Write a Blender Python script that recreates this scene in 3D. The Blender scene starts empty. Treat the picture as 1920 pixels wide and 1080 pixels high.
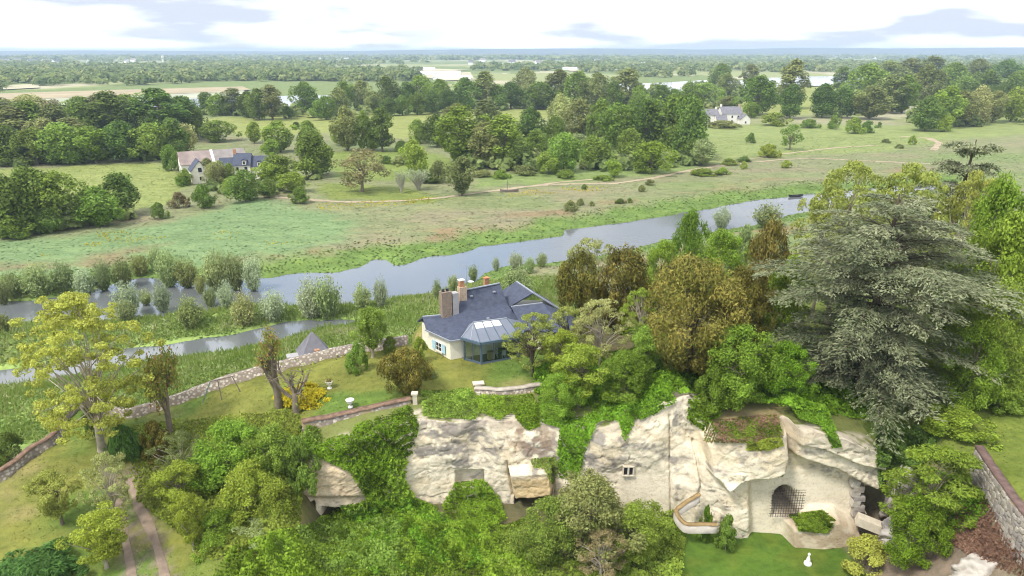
import bpy, math, random
import numpy as np
from mathutils import Vector

# ------------------------------------------------------------------ camera, sky, sun, exposure
sc = bpy.context.scene
COL = sc.collection
CAMZ, FPX = 40.5, 1280.0
TH = math.atan((540 - 97) / FPX)
CT, ST = math.cos(TH), math.sin(TH)
cam = bpy.data.cameras.new("camera"); cam.lens = 24.0; cam.sensor_width = 36.0
cam.clip_start = 0.5; cam.clip_end = 60000
camo = bpy.data.objects.new("camera", cam); COL.objects.link(camo)
camo.location = (0, 0, CAMZ); camo.rotation_euler = (math.pi / 2 - TH, 0, 0)
sc.camera = camo

SUN = Vector((-0.50, -0.42, 0.95)).normalized()
wd = bpy.data.worlds.new("World"); sc.world = wd; wd.use_nodes = True
nt = wd.node_tree; nt.nodes.clear()
def nd(t, kind, **kw):
    n = t.nodes.new(kind)
    for k, v in kw.items(): setattr(n, k, v)
    return n
wo = nd(nt, "ShaderNodeOutputWorld"); bg = nd(nt, "ShaderNodeBackground")
sky = nd(nt, "ShaderNodeTexSky", sky_type='NISHITA', sun_disc=False)
sky.sun_elevation = math.asin(SUN.z); sky.sun_rotation = math.atan2(SUN.x, SUN.y)
sky.dust_density = 1.5; sky.ozone_density = 1.2
bg.inputs[1].default_value = 0.15
tc = nd(nt, "ShaderNodeTexCoord")
sep = nd(nt, "ShaderNodeSeparateXYZ"); nt.links.new(tc.outputs["Generated"], sep.inputs[0])
# project the view direction on a cloud layer so that clouds flatten towards the horizon
ad = nd(nt, "ShaderNodeMath", operation='ADD'); ad.inputs[1].default_value = 0.16
ab = nd(nt, "ShaderNodeMath", operation='ABSOLUTE'); nt.links.new(sep.outputs[2], ab.inputs[0]); nt.links.new(ab.outputs[0], ad.inputs[0])
dx = nd(nt, "ShaderNodeMath", operation='DIVIDE'); nt.links.new(sep.outputs[0], dx.inputs[0]); nt.links.new(ad.outputs[0], dx.inputs[1])
dy = nd(nt, "ShaderNodeMath", operation='DIVIDE'); nt.links.new(sep.outputs[1], dy.inputs[0]); nt.links.new(ad.outputs[0], dy.inputs[1])
cb = nd(nt, "ShaderNodeCombineXYZ"); nt.links.new(dx.outputs[0], cb.inputs[0]); nt.links.new(dy.outputs[0], cb.inputs[1])
mp = nd(nt, "ShaderNodeMapping"); mp.inputs["Location"].default_value = (12.4, 3.3, 0); nt.links.new(cb.outputs[0], mp.inputs[0])
n1 = nd(nt, "ShaderNodeTexNoise"); n1.inputs["Scale"].default_value = 0.62; n1.inputs["Detail"].default_value = 7; n1.inputs["Roughness"].default_value = 0.55
nt.links.new(mp.outputs[0], n1.inputs["Vector"])
r1 = nd(nt, "ShaderNodeValToRGB"); r1.color_ramp.elements[0].position = 0.35; r1.color_ramp.elements[1].position = 0.49
nt.links.new(n1.outputs[0], r1.inputs[0])
n2 = nd(nt, "ShaderNodeTexNoise"); n2.inputs["Scale"].default_value = 0.9; n2.inputs["Detail"].default_value = 6
mp2 = nd(nt, "ShaderNodeMapping"); mp2.inputs["Scale"].default_value = (-1, 1, 1); mp2.inputs["Location"].default_value = (28.53, 15.95, 0); nt.links.new(cb.outputs[0], mp2.inputs[0]); nt.links.new(mp2.outputs[0], n2.inputs["Vector"])
r2 = nd(nt, "ShaderNodeValToRGB")
r2.color_ramp.elements[0].position = 0.40; r2.color_ramp.elements[0].color = (0.37, 0.40, 0.46, 1)
r2.color_ramp.elements[1].position = 0.60; r2.color_ramp.elements[1].color = (1, 1, 1, 1)
nt.links.new(n2.outputs[0], r2.inputs[0])
cm = nd(nt, "ShaderNodeMix", data_type='RGBA', blend_type='MULTIPLY'); cm.inputs[0].default_value = 1.0
cm.inputs[6].default_value = (5.6, 5.65, 5.75, 1); nt.links.new(r2.outputs[0], cm.inputs[7])
mx = nd(nt, "ShaderNodeMix", data_type='RGBA'); nt.links.new(r1.outputs[0], mx.inputs[0])
nt.links.new(sky.outputs[0], mx.inputs[6]); nt.links.new(cm.outputs[2], mx.inputs[7])
nt.links.new(mx.outputs[2], bg.inputs[0]); nt.links.new(bg.outputs[0], wo.inputs[0])

sl = bpy.data.lights.new("sun", 'SUN'); sl.energy = 1.5; sl.angle = math.radians(11); sl.color = (1, 0.955, 0.88)
so = bpy.data.objects.new("sun", sl); COL.objects.link(so)
so.rotation_euler = (-SUN).to_track_quat('-Z', 'Y').to_euler(); so.location = (0, 0, 120)

vs = sc.view_settings; vs.view_transform = 'Standard'; vs.look = 'None'; vs.exposure = 1.30; vs.gamma = 1.0; vs.use_curve_mapping = False
cy = sc.cycles; sc.cycles.filter_width = 1.05
cy.max_bounces = 5; cy.diffuse_bounces = 3; cy.glossy_bounces = 3; cy.transmission_bounces = 4; cy.transparent_max_bounces = 8; cy.volume_bounces = 0
cy.use_denoising = True; cy.use_adaptive_sampling = True; cy.adaptive_threshold = 0.015
cy.caustics_reflective = False; cy.caustics_refractive = False; cy.sample_clamp_indirect = 4.0
try: cy.denoiser = 'OPENIMAGEDENOISE'
except Exception: pass

# ------------------------------------------------------------------ small maths
def depy(py): return TH + math.atan((py - 540) / FPX)          # depression angle of an image row
def at(px, py, z):
    a = (px - 960) / FPX; b = (540 - py) / FPX
    t = (z - CAMZ) / (-ST + b * CT)
    return (a * t, (CT + b * ST) * t)
def at3(px, py, z): x, y = at(px, py, z); return (x, y, z)
def onY(px, py, Y):
    a = (px - 960) / FPX; b = (540 - py) / FPX
    t = Y / (CT + b * ST)
    return (a * t, Y, CAMZ + (-ST + b * CT) * t)
def proj(x, y, z):
    f = y * CT - (z - CAMZ) * ST; u = y * ST + (z - CAMZ) * CT
    return 960 + FPX * x / f, 540 - FPX * u / f
def sstep(a, b, x):
    t = np.clip((x - a) / (b - a), 0, 1); return t * t * (3 - 2 * t)
def hsh(ix, iy, s):
    h = (ix.astype(np.int64) * 374761393 + iy.astype(np.int64) * 668265263 + s * 974711) & 0x7fffffff
    h = ((h ^ (h >> 13)) * 1274126177) & 0x7fffffff
    return ((h ^ (h >> 16)) & 0xffff) / 65535.0
def vnoise(x, y, s=0):
    ix = np.floor(x); iy = np.floor(y); fx = x - ix; fy = y - iy
    fx = fx * fx * (3 - 2 * fx); fy = fy * fy * (3 - 2 * fy)
    a = hsh(ix, iy, s); b = hsh(ix + 1, iy, s); c = hsh(ix, iy + 1, s); d = hsh(ix + 1, iy + 1, s)
    return (a + (b - a) * fx) * (1 - fy) + (c + (d - c) * fx) * fy
def fbm(x, y, s=0, o=4):
    x = np.asarray(x, float); y = np.asarray(y, float)
    r = 0; A = 0.5; T = 0
    for k in range(o):
        r = r + A * vnoise(x * 2 ** k + 17.3 * k, y * 2 ** k + 5.1 * k, s + k * 31); T += A; A *= 0.5
    return r / T                                                   # 0..1
def seg_d(X, Y, pts, closed=False):
    d = np.full(np.shape(X), 1e18); n = len(pts)
    for i in range(n if closed else n - 1):
        (x0, y0), (x1, y1) = pts[i], pts[(i + 1) % n]
        ux, uy = x1 - x0, y1 - y0; L = ux * ux + uy * uy + 1e-12
        t = np.clip(((X - x0) * ux + (Y - y0) * uy) / L, 0, 1)
        d = np.minimum(d, (X - x0 - t * ux) ** 2 + (Y - y0 - t * uy) ** 2)
    return np.sqrt(d)
def inside(X, Y, pts):
    r = np.zeros(np.shape(X), bool); n = len(pts); j = n - 1
    for i in range(n):
        (xi, yi), (xj, yj) = pts[i], pts[j]
        if yi != yj:
            c = ((yi > Y) != (yj > Y)) & (X < (xj - xi) * (Y - yi) / (yj - yi) + xi)
            r ^= c
        j = i
    return r
def sd(X, Y, pts):                                                # signed: + inside
    d = seg_d(X, Y, pts, True); return np.where(inside(X, Y, pts), d, -d)
class RBF:
    def __init__(s, pts):
        P = np.array(pts, float); s.P = P[:, :2]; n = len(P)
        D = np.sqrt(((s.P[:, None] - s.P[None]) ** 2).sum(-1)); K = D - np.eye(n) * 1.6
        A = np.zeros((n + 3, n + 3)); A[:n, :n] = K; A[:n, n] = 1; A[:n, n + 1:] = s.P; A[n, :n] = 1; A[n + 1:, :n] = s.P.T
        s.w = np.linalg.solve(A, np.r_[P[:, 2], 0, 0, 0]); s.n = n
    def __call__(s, x, y):
        r = s.w[s.n] + s.w[s.n + 1] * x + s.w[s.n + 2] * y
        for i in range(s.n): r = r + s.w[i] * np.sqrt((x - s.P[i, 0]) ** 2 + (y - s.P[i, 1]) ** 2)
        return r

# ------------------------------------------------------------------ mesh and object helpers
def raw_mesh(name, V, F, mat, tint=None, col=None, smooth=False):
    """V (n,3), F (m,k) arrays -> mesh; tint: per-face float, col: per-vertex rgb"""
    V = np.asarray(V, np.float32); F = np.asarray(F, np.int32); m, k = F.shape
    me = bpy.data.meshes.new(name)
    me.vertices.add(len(V)); me.vertices.foreach_set("co", V.ravel())
    me.loops.add(m * k); me.loops.foreach_set("vertex_index", F.ravel())
    me.polygons.add(m); me.polygons.foreach_set("loop_start", np.arange(0, m * k, k, dtype=np.int32))
    if smooth: me.polygons.foreach_set("use_smooth", np.ones(m, bool))
    if tint is not None:
        a = me.attributes.new("tint", 'FLOAT', 'FACE'); a.data.foreach_set("value", np.asarray(tint, np.float32))
    if col is not None:
        a = me.attributes.new("Col", 'FLOAT_COLOR', 'POINT')
        c = np.ones((len(V), 4), np.float32); c[:, :3] = col; a.data.foreach_set("color", c.ravel())
    me.update(); me.validate()
    if mat: me.materials.append(mat)
    return me
def link(name, me, parent=None, loc=None):
    o = bpy.data.objects.new(name, me); COL.objects.link(o)
    if parent: o.parent = parent
    if loc is not None: o.location = loc
    return o
def tag(o, label=None, cat=None, group=None, kind=None):
    if label: o["label"] = label
    if cat: o["category"] = cat
    if group: o["group"] = group
    if kind: o["kind"] = kind
    return o
def empty(name, loc=(0, 0, 0), rz=0.0, label=None, cat=None, group=None):
    o = bpy.data.objects.new(name, None); COL.objects.link(o); o.location = loc; o.rotation_euler = (0, 0, rz)
    o.empty_display_size = 0.3
    return tag(o, label, cat, group)

class MB:
    def __init__(s): s.V = []; s.F = []
    def add(s, V, F):
        b = len(s.V); s.V += [tuple(v) for v in V]; s.F += [tuple(i + b for i in f) for f in F]; return s
    def box(s, c, d, rz=0.0, tilt=0.0):
        x, y, z = d[0] / 2, d[1] / 2, d[2] / 2; cr, sr = math.cos(rz), math.sin(rz)
        V = []
        for k in (-z, z):
            for (i, j) in ((-x, -y), (x, -y), (x, y), (-x, y)):
                V.append((c[0] + i * cr - j * sr, c[1] + i * sr + j * cr, c[2] + k))
        return s.add(V, [(3, 2, 1, 0), (4, 5, 6, 7), (0, 1, 5, 4), (1, 2, 6, 5), (2, 3, 7, 6), (3, 0, 4, 7)])
    def prism(s, poly, z0, z1):
        n = len(poly)
        if sum(poly[i][0] * poly[(i + 1) % n][1] - poly[(i + 1) % n][0] * poly[i][1] for i in range(n)) < 0: poly = poly[::-1]
        V = [(p[0], p[1], z0) for p in poly] + [(p[0], p[1], z1) for p in poly]
        return s.add(V, [tuple(range(n - 1, -1, -1)), tuple(range(n, 2 * n))] + [(i, (i + 1) % n, n + (i + 1) % n, n + i) for i in range(n)])
    def slab(s, pts, th):
        """a solid plate from a 3d polygon, thickened downwards along its normal"""
        P = [Vector(p) for p in pts]; n = len(P); N = Vector((0, 0, 0))
        for i in range(n): N += P[i].cross(P[(i + 1) % n])
        N.normalize()
        if N.z < 0: P = P[::-1]; N = -N
        Q = [p - N * th for p in P]
        return s.add([tuple(p) for p in P + Q], [tuple(range(n)), tuple(range(2 * n - 1, n - 1, -1))] + [((i + 1) % n, i, n + i, n + (i + 1) % n) for i in range(n)])
    def bar(s, p, q, w, h=None):
        p = Vector(p); q = Vector(q); d = (q - p).normalized(); h = h or w
        u = d.cross(Vector((0, 0, 1)));
        if u.length < 1e-3: u = Vector((1, 0, 0))
        u.normalize(); v = u.cross(d); V = []
        for c in (p, q):
            for (i, j) in ((-1, -1), (1, -1), (1, 1), (-1, 1)): V.append(tuple(c + u * (i * w / 2) + v * (j * h / 2)))
        return s.add(V, [(3, 2, 1, 0), (4, 5, 6, 7), (0, 1, 5, 4), (1, 2, 6, 5), (2, 3, 7, 6), (3, 0, 4, 7)])
    def lathe(s, prof, n=14, c=(0, 0, 0)):
        V = []; F = []
        for (r, z) in prof:
            for k in range(n):
                a = 2 * math.pi * k / n; V.append((c[0] + r * math.cos(a), c[1] + r * math.sin(a), c[2] + z))
        m = len(prof)
        for i in range(m - 1):
            for k in range(n): F.append((i * n + k, i * n + (k + 1) % n, (i + 1) * n + (k + 1) % n, (i + 1) * n + k))
        F.append(tuple(range(n - 1, -1, -1))); F.append(tuple(range((m - 1) * n, m * n)))
        return s.add(V, F)
    def build(s, name, mat, parent=None, loc=None, smooth=False):
        me = bpy.data.meshes.new(name); me.from_pydata(s.V, [], s.F); me.update()
        if mat: me.materials.append(mat)
        if smooth: me.polygons.foreach_set("use_smooth", np.ones(len(me.polygons), bool))
        return link(name, me, parent, loc)

def tube_np(pts, radii, n=6):
    pts = np.array(pts, float); m = len(pts); V = np.zeros((m * n, 3)); F = []
    for i in range(m):
        d = pts[min(i + 1, m - 1)] - pts[max(i - 1, 0)]; d = d / (np.linalg.norm(d) + 1e-9)
        u = np.cross(d, [0.31, 0.95, 0.05] if abs(d[1]) < 0.9 else [1, 0, 0]); u /= np.linalg.norm(u) + 1e-9; v = np.cross(d, u)
        for k in range(n):
            a = 2 * math.pi * k / n; V[i * n + k] = pts[i] + radii[i] * (math.cos(a) * u + math.sin(a) * v)
    for i in range(m - 1):
        for k in range(n): F.append((i * n + k, i * n + (k + 1) % n, (i + 1) * n + (k + 1) % n, (i + 1) * n + k))
    return V, np.array(F)
def join_np(parts):
    V = []; F = []; b = 0
    for v, f in parts: V.append(v); F.append(f + b); b += len(v)
    return np.concatenate(V), np.concatenate(F)

# ------------------------------------------------------------------ materials
def new_mat(name):
    m = bpy.data.materials.new(name); m.use_nodes = True; t = m.node_tree; t.nodes.clear()
    o = nd(t, "ShaderNodeOutputMaterial"); return m, t, o
def ramp(t, stops):
    r = nd(t, "ShaderNodeValToRGB"); e = r.color_ramp.elements
    while len(e) < len(stops): e.new(0.5)
    for i, (p, c) in enumerate(stops): e[i].position = p; e[i].color = (*c, 1)
    return r
def noise(t, scale, detail=4, rough=0.55, coord="Object", stretch=None):
    n = nd(t, "ShaderNodeTexNoise"); n.inputs["Scale"].default_value = scale; n.inputs["Detail"].default_value = detail; n.inputs["Roughness"].default_value = rough
    c = nd(t, "ShaderNodeTexCoord"); src = c.outputs[coord]
    if stretch:
        m = nd(t, "ShaderNodeMapping"); m.inputs["Scale"].default_value = stretch; t.links.new(src, m.inputs[0]); src = m.outputs[0]
    t.links.new(src, n.inputs["Vector"]); return n
def mixc(t, fac, a, b, mode='MIX'):
    m = nd(t, "ShaderNodeMix", data_type='RGBA', blend_type=mode)
    for s, v in ((0, fac), (6, a), (7, b)):
        if hasattr(v, "is_linked") or hasattr(v, "links"): t.links.new(v, m.inputs[s])
        elif s == 0: m.inputs[0].default_value = v
        else: m.inputs[s].default_value = (*v, 1)
    return m.outputs[2]
def bump(t, h, strength, dist=0.1):
    b = nd(t, "ShaderNodeBump"); b.inputs["Strength"].default_value = strength; b.inputs["Distance"].default_value = dist
    t.links.new(h, b.inputs["Height"]); return b.outputs[0]
def surf(t, o, col, rough=0.8, spec=0.25, normal=None, metal=0.0):
    p = nd(t, "ShaderNodeBsdfPrincipled"); p.inputs["Roughness"].default_value = rough; p.inputs["Specular IOR Level"].default_value = spec; p.inputs["Metallic"].default_value = metal
    if isinstance(col, tuple): p.inputs["Base Color"].default_value = (*col, 1)
    else: t.links.new(col, p.inputs["Base Color"])
    if normal is not None: t.links.new(normal, p.inputs["Normal"])
    t.links.new(p.outputs[0], o.inputs[0]); return p
def plain(name, c, rough=0.7, spec=0.3, var=0.25, scale=3.0, metal=0.0, bmp=0.2, bscale=None):
    m, t, o = new_mat(name); n = noise(t, scale, 5); r = ramp(t, [(0.25, tuple(x * (1 - var) for x in c)), (0.75, tuple(min(1, x * (1 + var)) for x in c))])
    t.links.new(n.outputs[0], r.inputs[0]); n2 = noise(t, bscale or scale * 6, 4)
    surf(t, o, r.outputs[0], rough, spec, bump(t, n2.outputs[0], bmp, 0.03), metal); return m
def leaf_mat(name, stops, trans=0.38, hue=0.012, val=0.22):
    m, t, o = new_mat(name)
    a = nd(t, "ShaderNodeAttribute", attribute_name="tint"); r = ramp(t, stops); t.links.new(a.outputs["Fac"], r.inputs[0])
    oi = nd(t, "ShaderNodeObjectInfo"); h = nd(t, "ShaderNodeHueSaturation")
    mr = nd(t, "ShaderNodeMapRange"); mr.inputs[3].default_value = 0.5 - 1.8 * hue; mr.inputs[4].default_value = 0.5 + 0.4 * hue; t.links.new(oi.outputs["Random"], mr.inputs[0])
    ml = nd(t, "ShaderNodeMath", operation='MULTIPLY'); ml.inputs[1].default_value = 7.31; t.links.new(oi.outputs["Random"], ml.inputs[0])
    fr = nd(t, "ShaderNodeMath", operation='FRACT'); t.links.new(ml.outputs[0], fr.inputs[0])
    mv = nd(t, "ShaderNodeMapRange"); mv.inputs[3].default_value = 1 - val; mv.inputs[4].default_value = 1 + val; t.links.new(fr.outputs[0], mv.inputs[0])
    t.links.new(mr.outputs[0], h.inputs["Hue"]); t.links.new(mv.outputs[0], h.inputs["Value"]); t.links.new(r.outputs[0], h.inputs["Color"])
    p = nd(t, "ShaderNodeBsdfPrincipled"); p.inputs["Roughness"].default_value = 0.55; p.inputs["Specular IOR Level"].default_value = 0.06; t.links.new(h.outputs[0], p.inputs["Base Color"])
    tr = nd(t, "ShaderNodeBsdfTranslucent"); t.links.new(h.outputs[0], tr.inputs[0])
    ms = nd(t, "ShaderNodeMixShader"); ms.inputs[0].default_value = trans
    t.links.new(p.outputs[0], ms.inputs[1]); t.links.new(tr.outputs[0], ms.inputs[2]); t.links.new(ms.outputs[0], o.inputs[0]); return m

def tri(c, d=0.55, l=1.6):
    return [(0.0, tuple(x * d for x in c)), (0.5, c), (1.0, tuple(min(1, x * l) for x in c))]
LM = dict(
    oak=leaf_mat("oak_leaf", tri((0.190, 0.285, 0.050))),
    dark=leaf_mat("dark_leaf", tri((0.140, 0.222, 0.045))),
    mid=leaf_mat("mid_leaf", tri((0.235, 0.335, 0.052))),
    bright=leaf_mat("bright_leaf", tri((0.215, 0.335, 0.042), 0.5, 1.45), hue=0.012),
    lime=leaf_mat("lime_leaf", tri((0.310, 0.400, 0.055), 0.5, 1.4), hue=0.01, val=0.1),
    olive=leaf_mat("olive_leaf", tri((0.235, 0.275, 0.090))),
    pale=leaf_mat("pale_leaf", tri((0.345, 0.380, 0.140))),
    tan=leaf_mat("tan_leaf", tri((0.260, 0.235, 0.105)), hue=0.012),
    willow=leaf_mat("willow_leaf", tri((0.305, 0.385, 0.150), 0.6, 1.35)),
    silver=leaf_mat("silver_leaf", tri((0.380, 0.450, 0.260), 0.6, 1.3)),
    golden=leaf_mat("golden_leaf", tri((0.430, 0.480, 0.095), 0.5, 1.4), hue=0.008, val=0.08),
    locust=leaf_mat("locust_leaf", tri((0.340, 0.385, 0.090), 0.5, 1.4), hue=0.008, val=0.08),
    yew=leaf_mat("yew_leaf", [(0, (0.080, 0.098, 0.022)), (0.45, (0.195, 0.188, 0.038)), (1, (0.340, 0.285, 0.065))], hue=0.012, val=0.12, trans=0.15),
    yewg=leaf_mat("green_yew_leaf", [(0, (0.055, 0.070, 0.016)), (0.5, (0.150, 0.150, 0.028)), (1, (0.280, 0.240, 0.045))], hue=0.012, val=0.12, trans=0.15),
    cedar=leaf_mat("cedar_needle", [(0, (0.080, 0.108, 0.050)), (0.5, (0.195, 0.228, 0.120)), (1, (0.345, 0.370, 0.215))], hue=0.01, val=0.06, trans=0.12),
    juniper=leaf_mat("juniper_needle", tri((0.120, 0.245, 0.055), 0.5, 1.5), hue=0.01),
    yellow=leaf_mat("yellow_leaf", tri((0.620, 0.540, 0.035), 0.55, 1.3), hue=0.006, val=0.05),
    rust=leaf_mat("rust_leaf", [(0, (0.190, 0.280, 0.050)), (0.55, (0.300, 0.320, 0.075)), (1, (0.480, 0.250, 0.095))], hue=0.01),
    ivy=leaf_mat("ivy_leaf", tri((0.175, 0.320, 0.028), 0.35, 1.6), hue=0.01, val=0.1),
    brier=leaf_mat("brier_leaf", tri((0.205, 0.315, 0.032), 0.35, 1.6), hue=0.01, val=0.1),
    dry=leaf_mat("dry_leaf", tri((0.300, 0.190, 0.120), 0.5, 1.5), hue=0.01, val=0.1),
    grassy=leaf_mat("grass_blade", tri((0.175, 0.245, 0.070), 0.6, 1.5), hue=0.01),
    flower=leaf_mat("white_flower", tri((0.6, 0.6, 0.42), 0.7, 1.3), hue=0.01),
    reed=leaf_mat("reed_blade", [(0, (0.165, 0.260, 0.050)), (0.55, (0.265, 0.345, 0.095)), (1, (0.500, 0.460, 0.290))], hue=0.01),
    yflower=leaf_mat("yellow_flower", tri((0.55, 0.47, 0.04), 0.6, 1.3), hue=0.005),
)
BARK = plain("bark", (0.20, 0.165, 0.12), 0.9, 0.1, 0.35, 2.5, bmp=0.6)
BARKL = plain("pale_bark", (0.38, 0.33, 0.25), 0.9, 0.1, 0.35, 2.5, bmp=0.6)
BARKD = plain("dark_bark", (0.11, 0.085, 0.06), 0.9, 0.1, 0.35, 2.5, bmp=0.6)
# ------------------------------------------------------------------ terrain: plain, river, garden terrace, quarry pit
def P0(lst, z=0.0): return [at(px, py, z) for px, py in lst]
RIV1 = P0([(-60, 566), (60, 562), (150, 549), (220, 531), (262, 519), (330, 526), (400, 528), (450, 521), (505, 521), (560, 512), (636, 510), (680, 500), (700, 486), (728, 486), (742, 497),
           (775, 492), (800, 482), (845, 478), (905, 461), (960, 455), (1050, 443), (1060, 431), (1150, 420), (1230, 408), (1300, 396), (1400, 378), (1500, 366), (1640, 352), (1800, 340),
           (1800, 352), (1640, 372), (1500, 400), (1400, 424), (1300, 442), (1180, 468), (1090, 486), (1050, 492), (960, 499), (912, 512), (890, 528), (835, 548), (740, 561),
           (650, 572), (600, 575), (560, 576), (500, 573), (430, 574), (390, 584), (340, 586), (305, 596), (262, 598), (200, 604), (100, 606), (0, 606), (-60, 610)])
RIV2 = P0([(-80, 702), (0, 692), (80, 682), (150, 672), (250, 652), (350, 636), (430, 629), (470, 617), (520, 607), (570, 602), (640, 600), (668, 604),
           (640, 612), (600, 616), (560, 628), (520, 642), (450, 656), (380, 666), (300, 677), (200, 692), (100, 712), (0, 724), (-80, 736)])
WALLP = [(-10, 905, 4.0), (30, 880, 4.4), (62, 850, 4.8), (98, 834, 5.0), (114, 812, 5.1), (117, 790, 5.2), (138, 768, 5.35), (168, 758, 5.5), (192, 772, 5.6), (240, 780, 5.8), (300, 764, 6.2),
         (350, 746, 6.6), (420, 719, 7.4), (480, 701, 8.0), (560, 681, 8.8), (640, 662, 9.4), (710, 650, 9.8), (765, 641, 10.0)]
WALLXY = [at(*p) for p in WALLP]
CLX = [-24, -16, -14.5, -10.5, -7.9, -2.6, 3.5, 6.5, 10.3, 14.5, 19, 22, 26, 28.5, 31]
CLY = [49.5, 50.3, 50.3, 52, 53, 53, 52.5, 51.5, 51, 50.5, 49.2, 49, 48.6, 48.5, 48.3]
def ycl(x): return np.interp(x, CLX, CLY)
RIMP = [(560, 815, 52), (600, 840, 52), (660, 815, 53), (740, 790, 53.5), (800, 783, 54), (900, 785, 54), (1000, 785, 53.5), (1060, 800, 53), (1110, 802, 52.5), (1200, 772, 52), (1262, 752, 52), (1290, 742, 52),
        (1330, 790, 51.5), (1400, 790, 51.5), (1455, 775, 51), (1500, 775, 50.5), (1560, 795, 50), (1640, 835, 49.3), (1680, 850, 49)]
RIM = [onY(*p) for p in RIMP]
def ztop(x): return np.interp(x, [r[0] for r in RIM], [r[2] for r in RIM])
HI = [(*at(*p), p[2]) for p in WALLP] + [(*at(px, py, z), z) for px, py, z in (
    (140, 850, 5.2), (250, 890, 4.6), (50, 1000, 3.8), (250, 1000, 3.9), (250, 1080, 3.5), (0, 1080, 3.4), (350, 1060, 3.3), (300, 830, 5.6), (400, 790, 6.6), (500, 760, 7.6), (560, 735, 8.4),
    (640, 735, 9.0), (700, 700, 9.4), (750, 715, 9.8), (800, 680, 9.95), (870, 688, 10), (903, 694, 10), (960, 700, 10), (1000, 690, 10.1), (600, 785, 8.9), (680, 770, 9.3), (770, 755, 9.7), (900, 722, 9.9))]
HI += [(-9, 68, 10), (0, 72, 10), (5, 70, 10), (-5, 78, 10), (10, 66, 10.4), (10, 75, 10), (13, 60, 11.6), (16, 57, 12.4), (20, 57, 12.4), (26, 57, 12.3), (32, 54, 12), (36, 46, 11.0), (40, 40, 10.7), (45, 50, 12),
       (40, 65, 12), (60, 60, 12), (60, 40, 11.5), (80, 70, 11), (30, 75, 11), (50, 85, 9.5), (38, 30, 10.4), (60, 10, 11), (-20, 20, 3), (-40, 20, 3), (-60, 60, 4)]
HI += [(r[0], r[1] + 4.5, r[2] - 0.1) for r in RIM if r[0] > -9] 
high = RBF(HI)
LO = [(*at(px, py, z), z) for px, py, z in (
    (1300, 1010, 1.2), (1400, 1010, 1.2), (1500, 1020, 1.2), (1580, 1035, 1.2), (1400, 1075, 1.3), (1590, 1075, 1.4), (880, 925, 2.3), (930, 950, 1.2), (830, 945, 1.1), (800, 990, 1.4), (950, 1000, 1.5), (700, 1050, 1.6), (620, 1000, 0.7), (575, 995, 0.5), (700, 970, 1.0), (1000, 975, 1.0), (520, 1000, 1.8),
    (900, 1070, 2), (1100, 1000, 2.2), (1100, 1075, 2), (1690, 1070, 2.6), (1760, 1050, 4.2), (1850, 995, 8.2), (1810, 1075, 5.5), (1900, 1040, 7.2), (1690, 985, 2.2), (1640, 990, 1.4), (1200, 960, 1.4), (420, 1000, 3.0), (430, 900, 4.4))]
LO += [(34, 30, 7), (30, 25, 5), (20, 20, 2.5), (0, 25, 2), (-13, 30, 2.6), (-19, 48, 4.6), (-11, 53, 1.0), (-4, 55, 1.0), (4, 54, 1.0), (34.5, 44, 10.2), (34, 41, 9.6), (31, 48.5, 2.6), (28, 50, 1.2), (22, 51, 1.2), (15, 52, 1.2), (32.5, 45, 6.5)]
low = RBF(LO)
PIT = [(-12, 5), (-15, 40), (-17.6, 47.5), (-18.5, 53)] + [(x, float(ycl(x)) + 4.2) for x in (-15, -10.5, -7.9, -2.6, 3.5, 6.5, 10.3, 14.5, 19, 22, 26, 29)] + [(32, 50.6), (34.4, 47.5), (36, 45.3), (35.2, 41.5), (34.2, 38), (34.2, 5)]
GARD = WALLXY + [(-12, 75), (-7, 80), (3, 82), (14, 84), (30, 88), (60, 95), (100, 104), (180, 112), (260, 110), (260, -260), (-260, -260), (-260, 20), (-60, 38)]
def riv_sd(X, Y): return np.maximum(sd(X, Y, RIV1), sd(X, Y, RIV2))
def terrain(X, Y):
    X = np.asarray(X, float); Y = np.asarray(Y, float)
    z = 2.0 + 0.7 * (fbm(X / 45, Y / 30, 3) - 0.5) + 0.25 * (fbm(X / 7, Y / 5, 9, 3) - 0.5)
    m = (Y > 60) & (Y < 340) & (np.abs(X) < 260)
    if m.any():
        r = np.full(X.shape, -99.0); r[m] = riv_sd(X[m], Y[m])
        d = -r + 2.2 * (fbm(X / 5, Y / 5, 21, 3) - 0.5)
        bank = 0.22 + (z - 0.22) * sstep(0.3, 11, d) ** 0.7
        bank = np.where(d < 0.5, 0.22 - 1.3 * sstep(0, 2.5, 0.5 - d), bank)
        z = np.where(m & (d < 13), bank, z)
    m = (Y < 125) & (np.abs(X) < 300) & (Y > -300)
    if m.any():
        x, y = X[m], Y[m]
        s = sd(x, y, GARD); w = np.interp(x, [-10, 3], [0.35, 7.0])
        g = np.clip((s / w + 1) / 2, 0, 1); g = g * g * (3 - 2 * g)
        h = high(np.clip(x, -70, 90), np.clip(y, 5, 90)) + 0.12 * (fbm(x / 3, y / 3, 5, 3) - 0.5)
        zz = z[m] * (1 - g) + h * g
        s = sd(x, y, PIT); w = np.where(x < -13, 2.2, 0.6)
        p = np.clip((s / w + 1) / 2, 0, 1); p = p * p * (3 - 2 * p)
        l = low(np.clip(x, -25, 40), np.clip(y, 5, 58)) + 0.25 * (fbm(x / 2.5, y / 2.5, 6, 3) - 0.5) * np.where((x > 13) & (x < 27), 0.3, 1)
        z[m] = zz * (1 - p) + l * p
    return z

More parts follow.
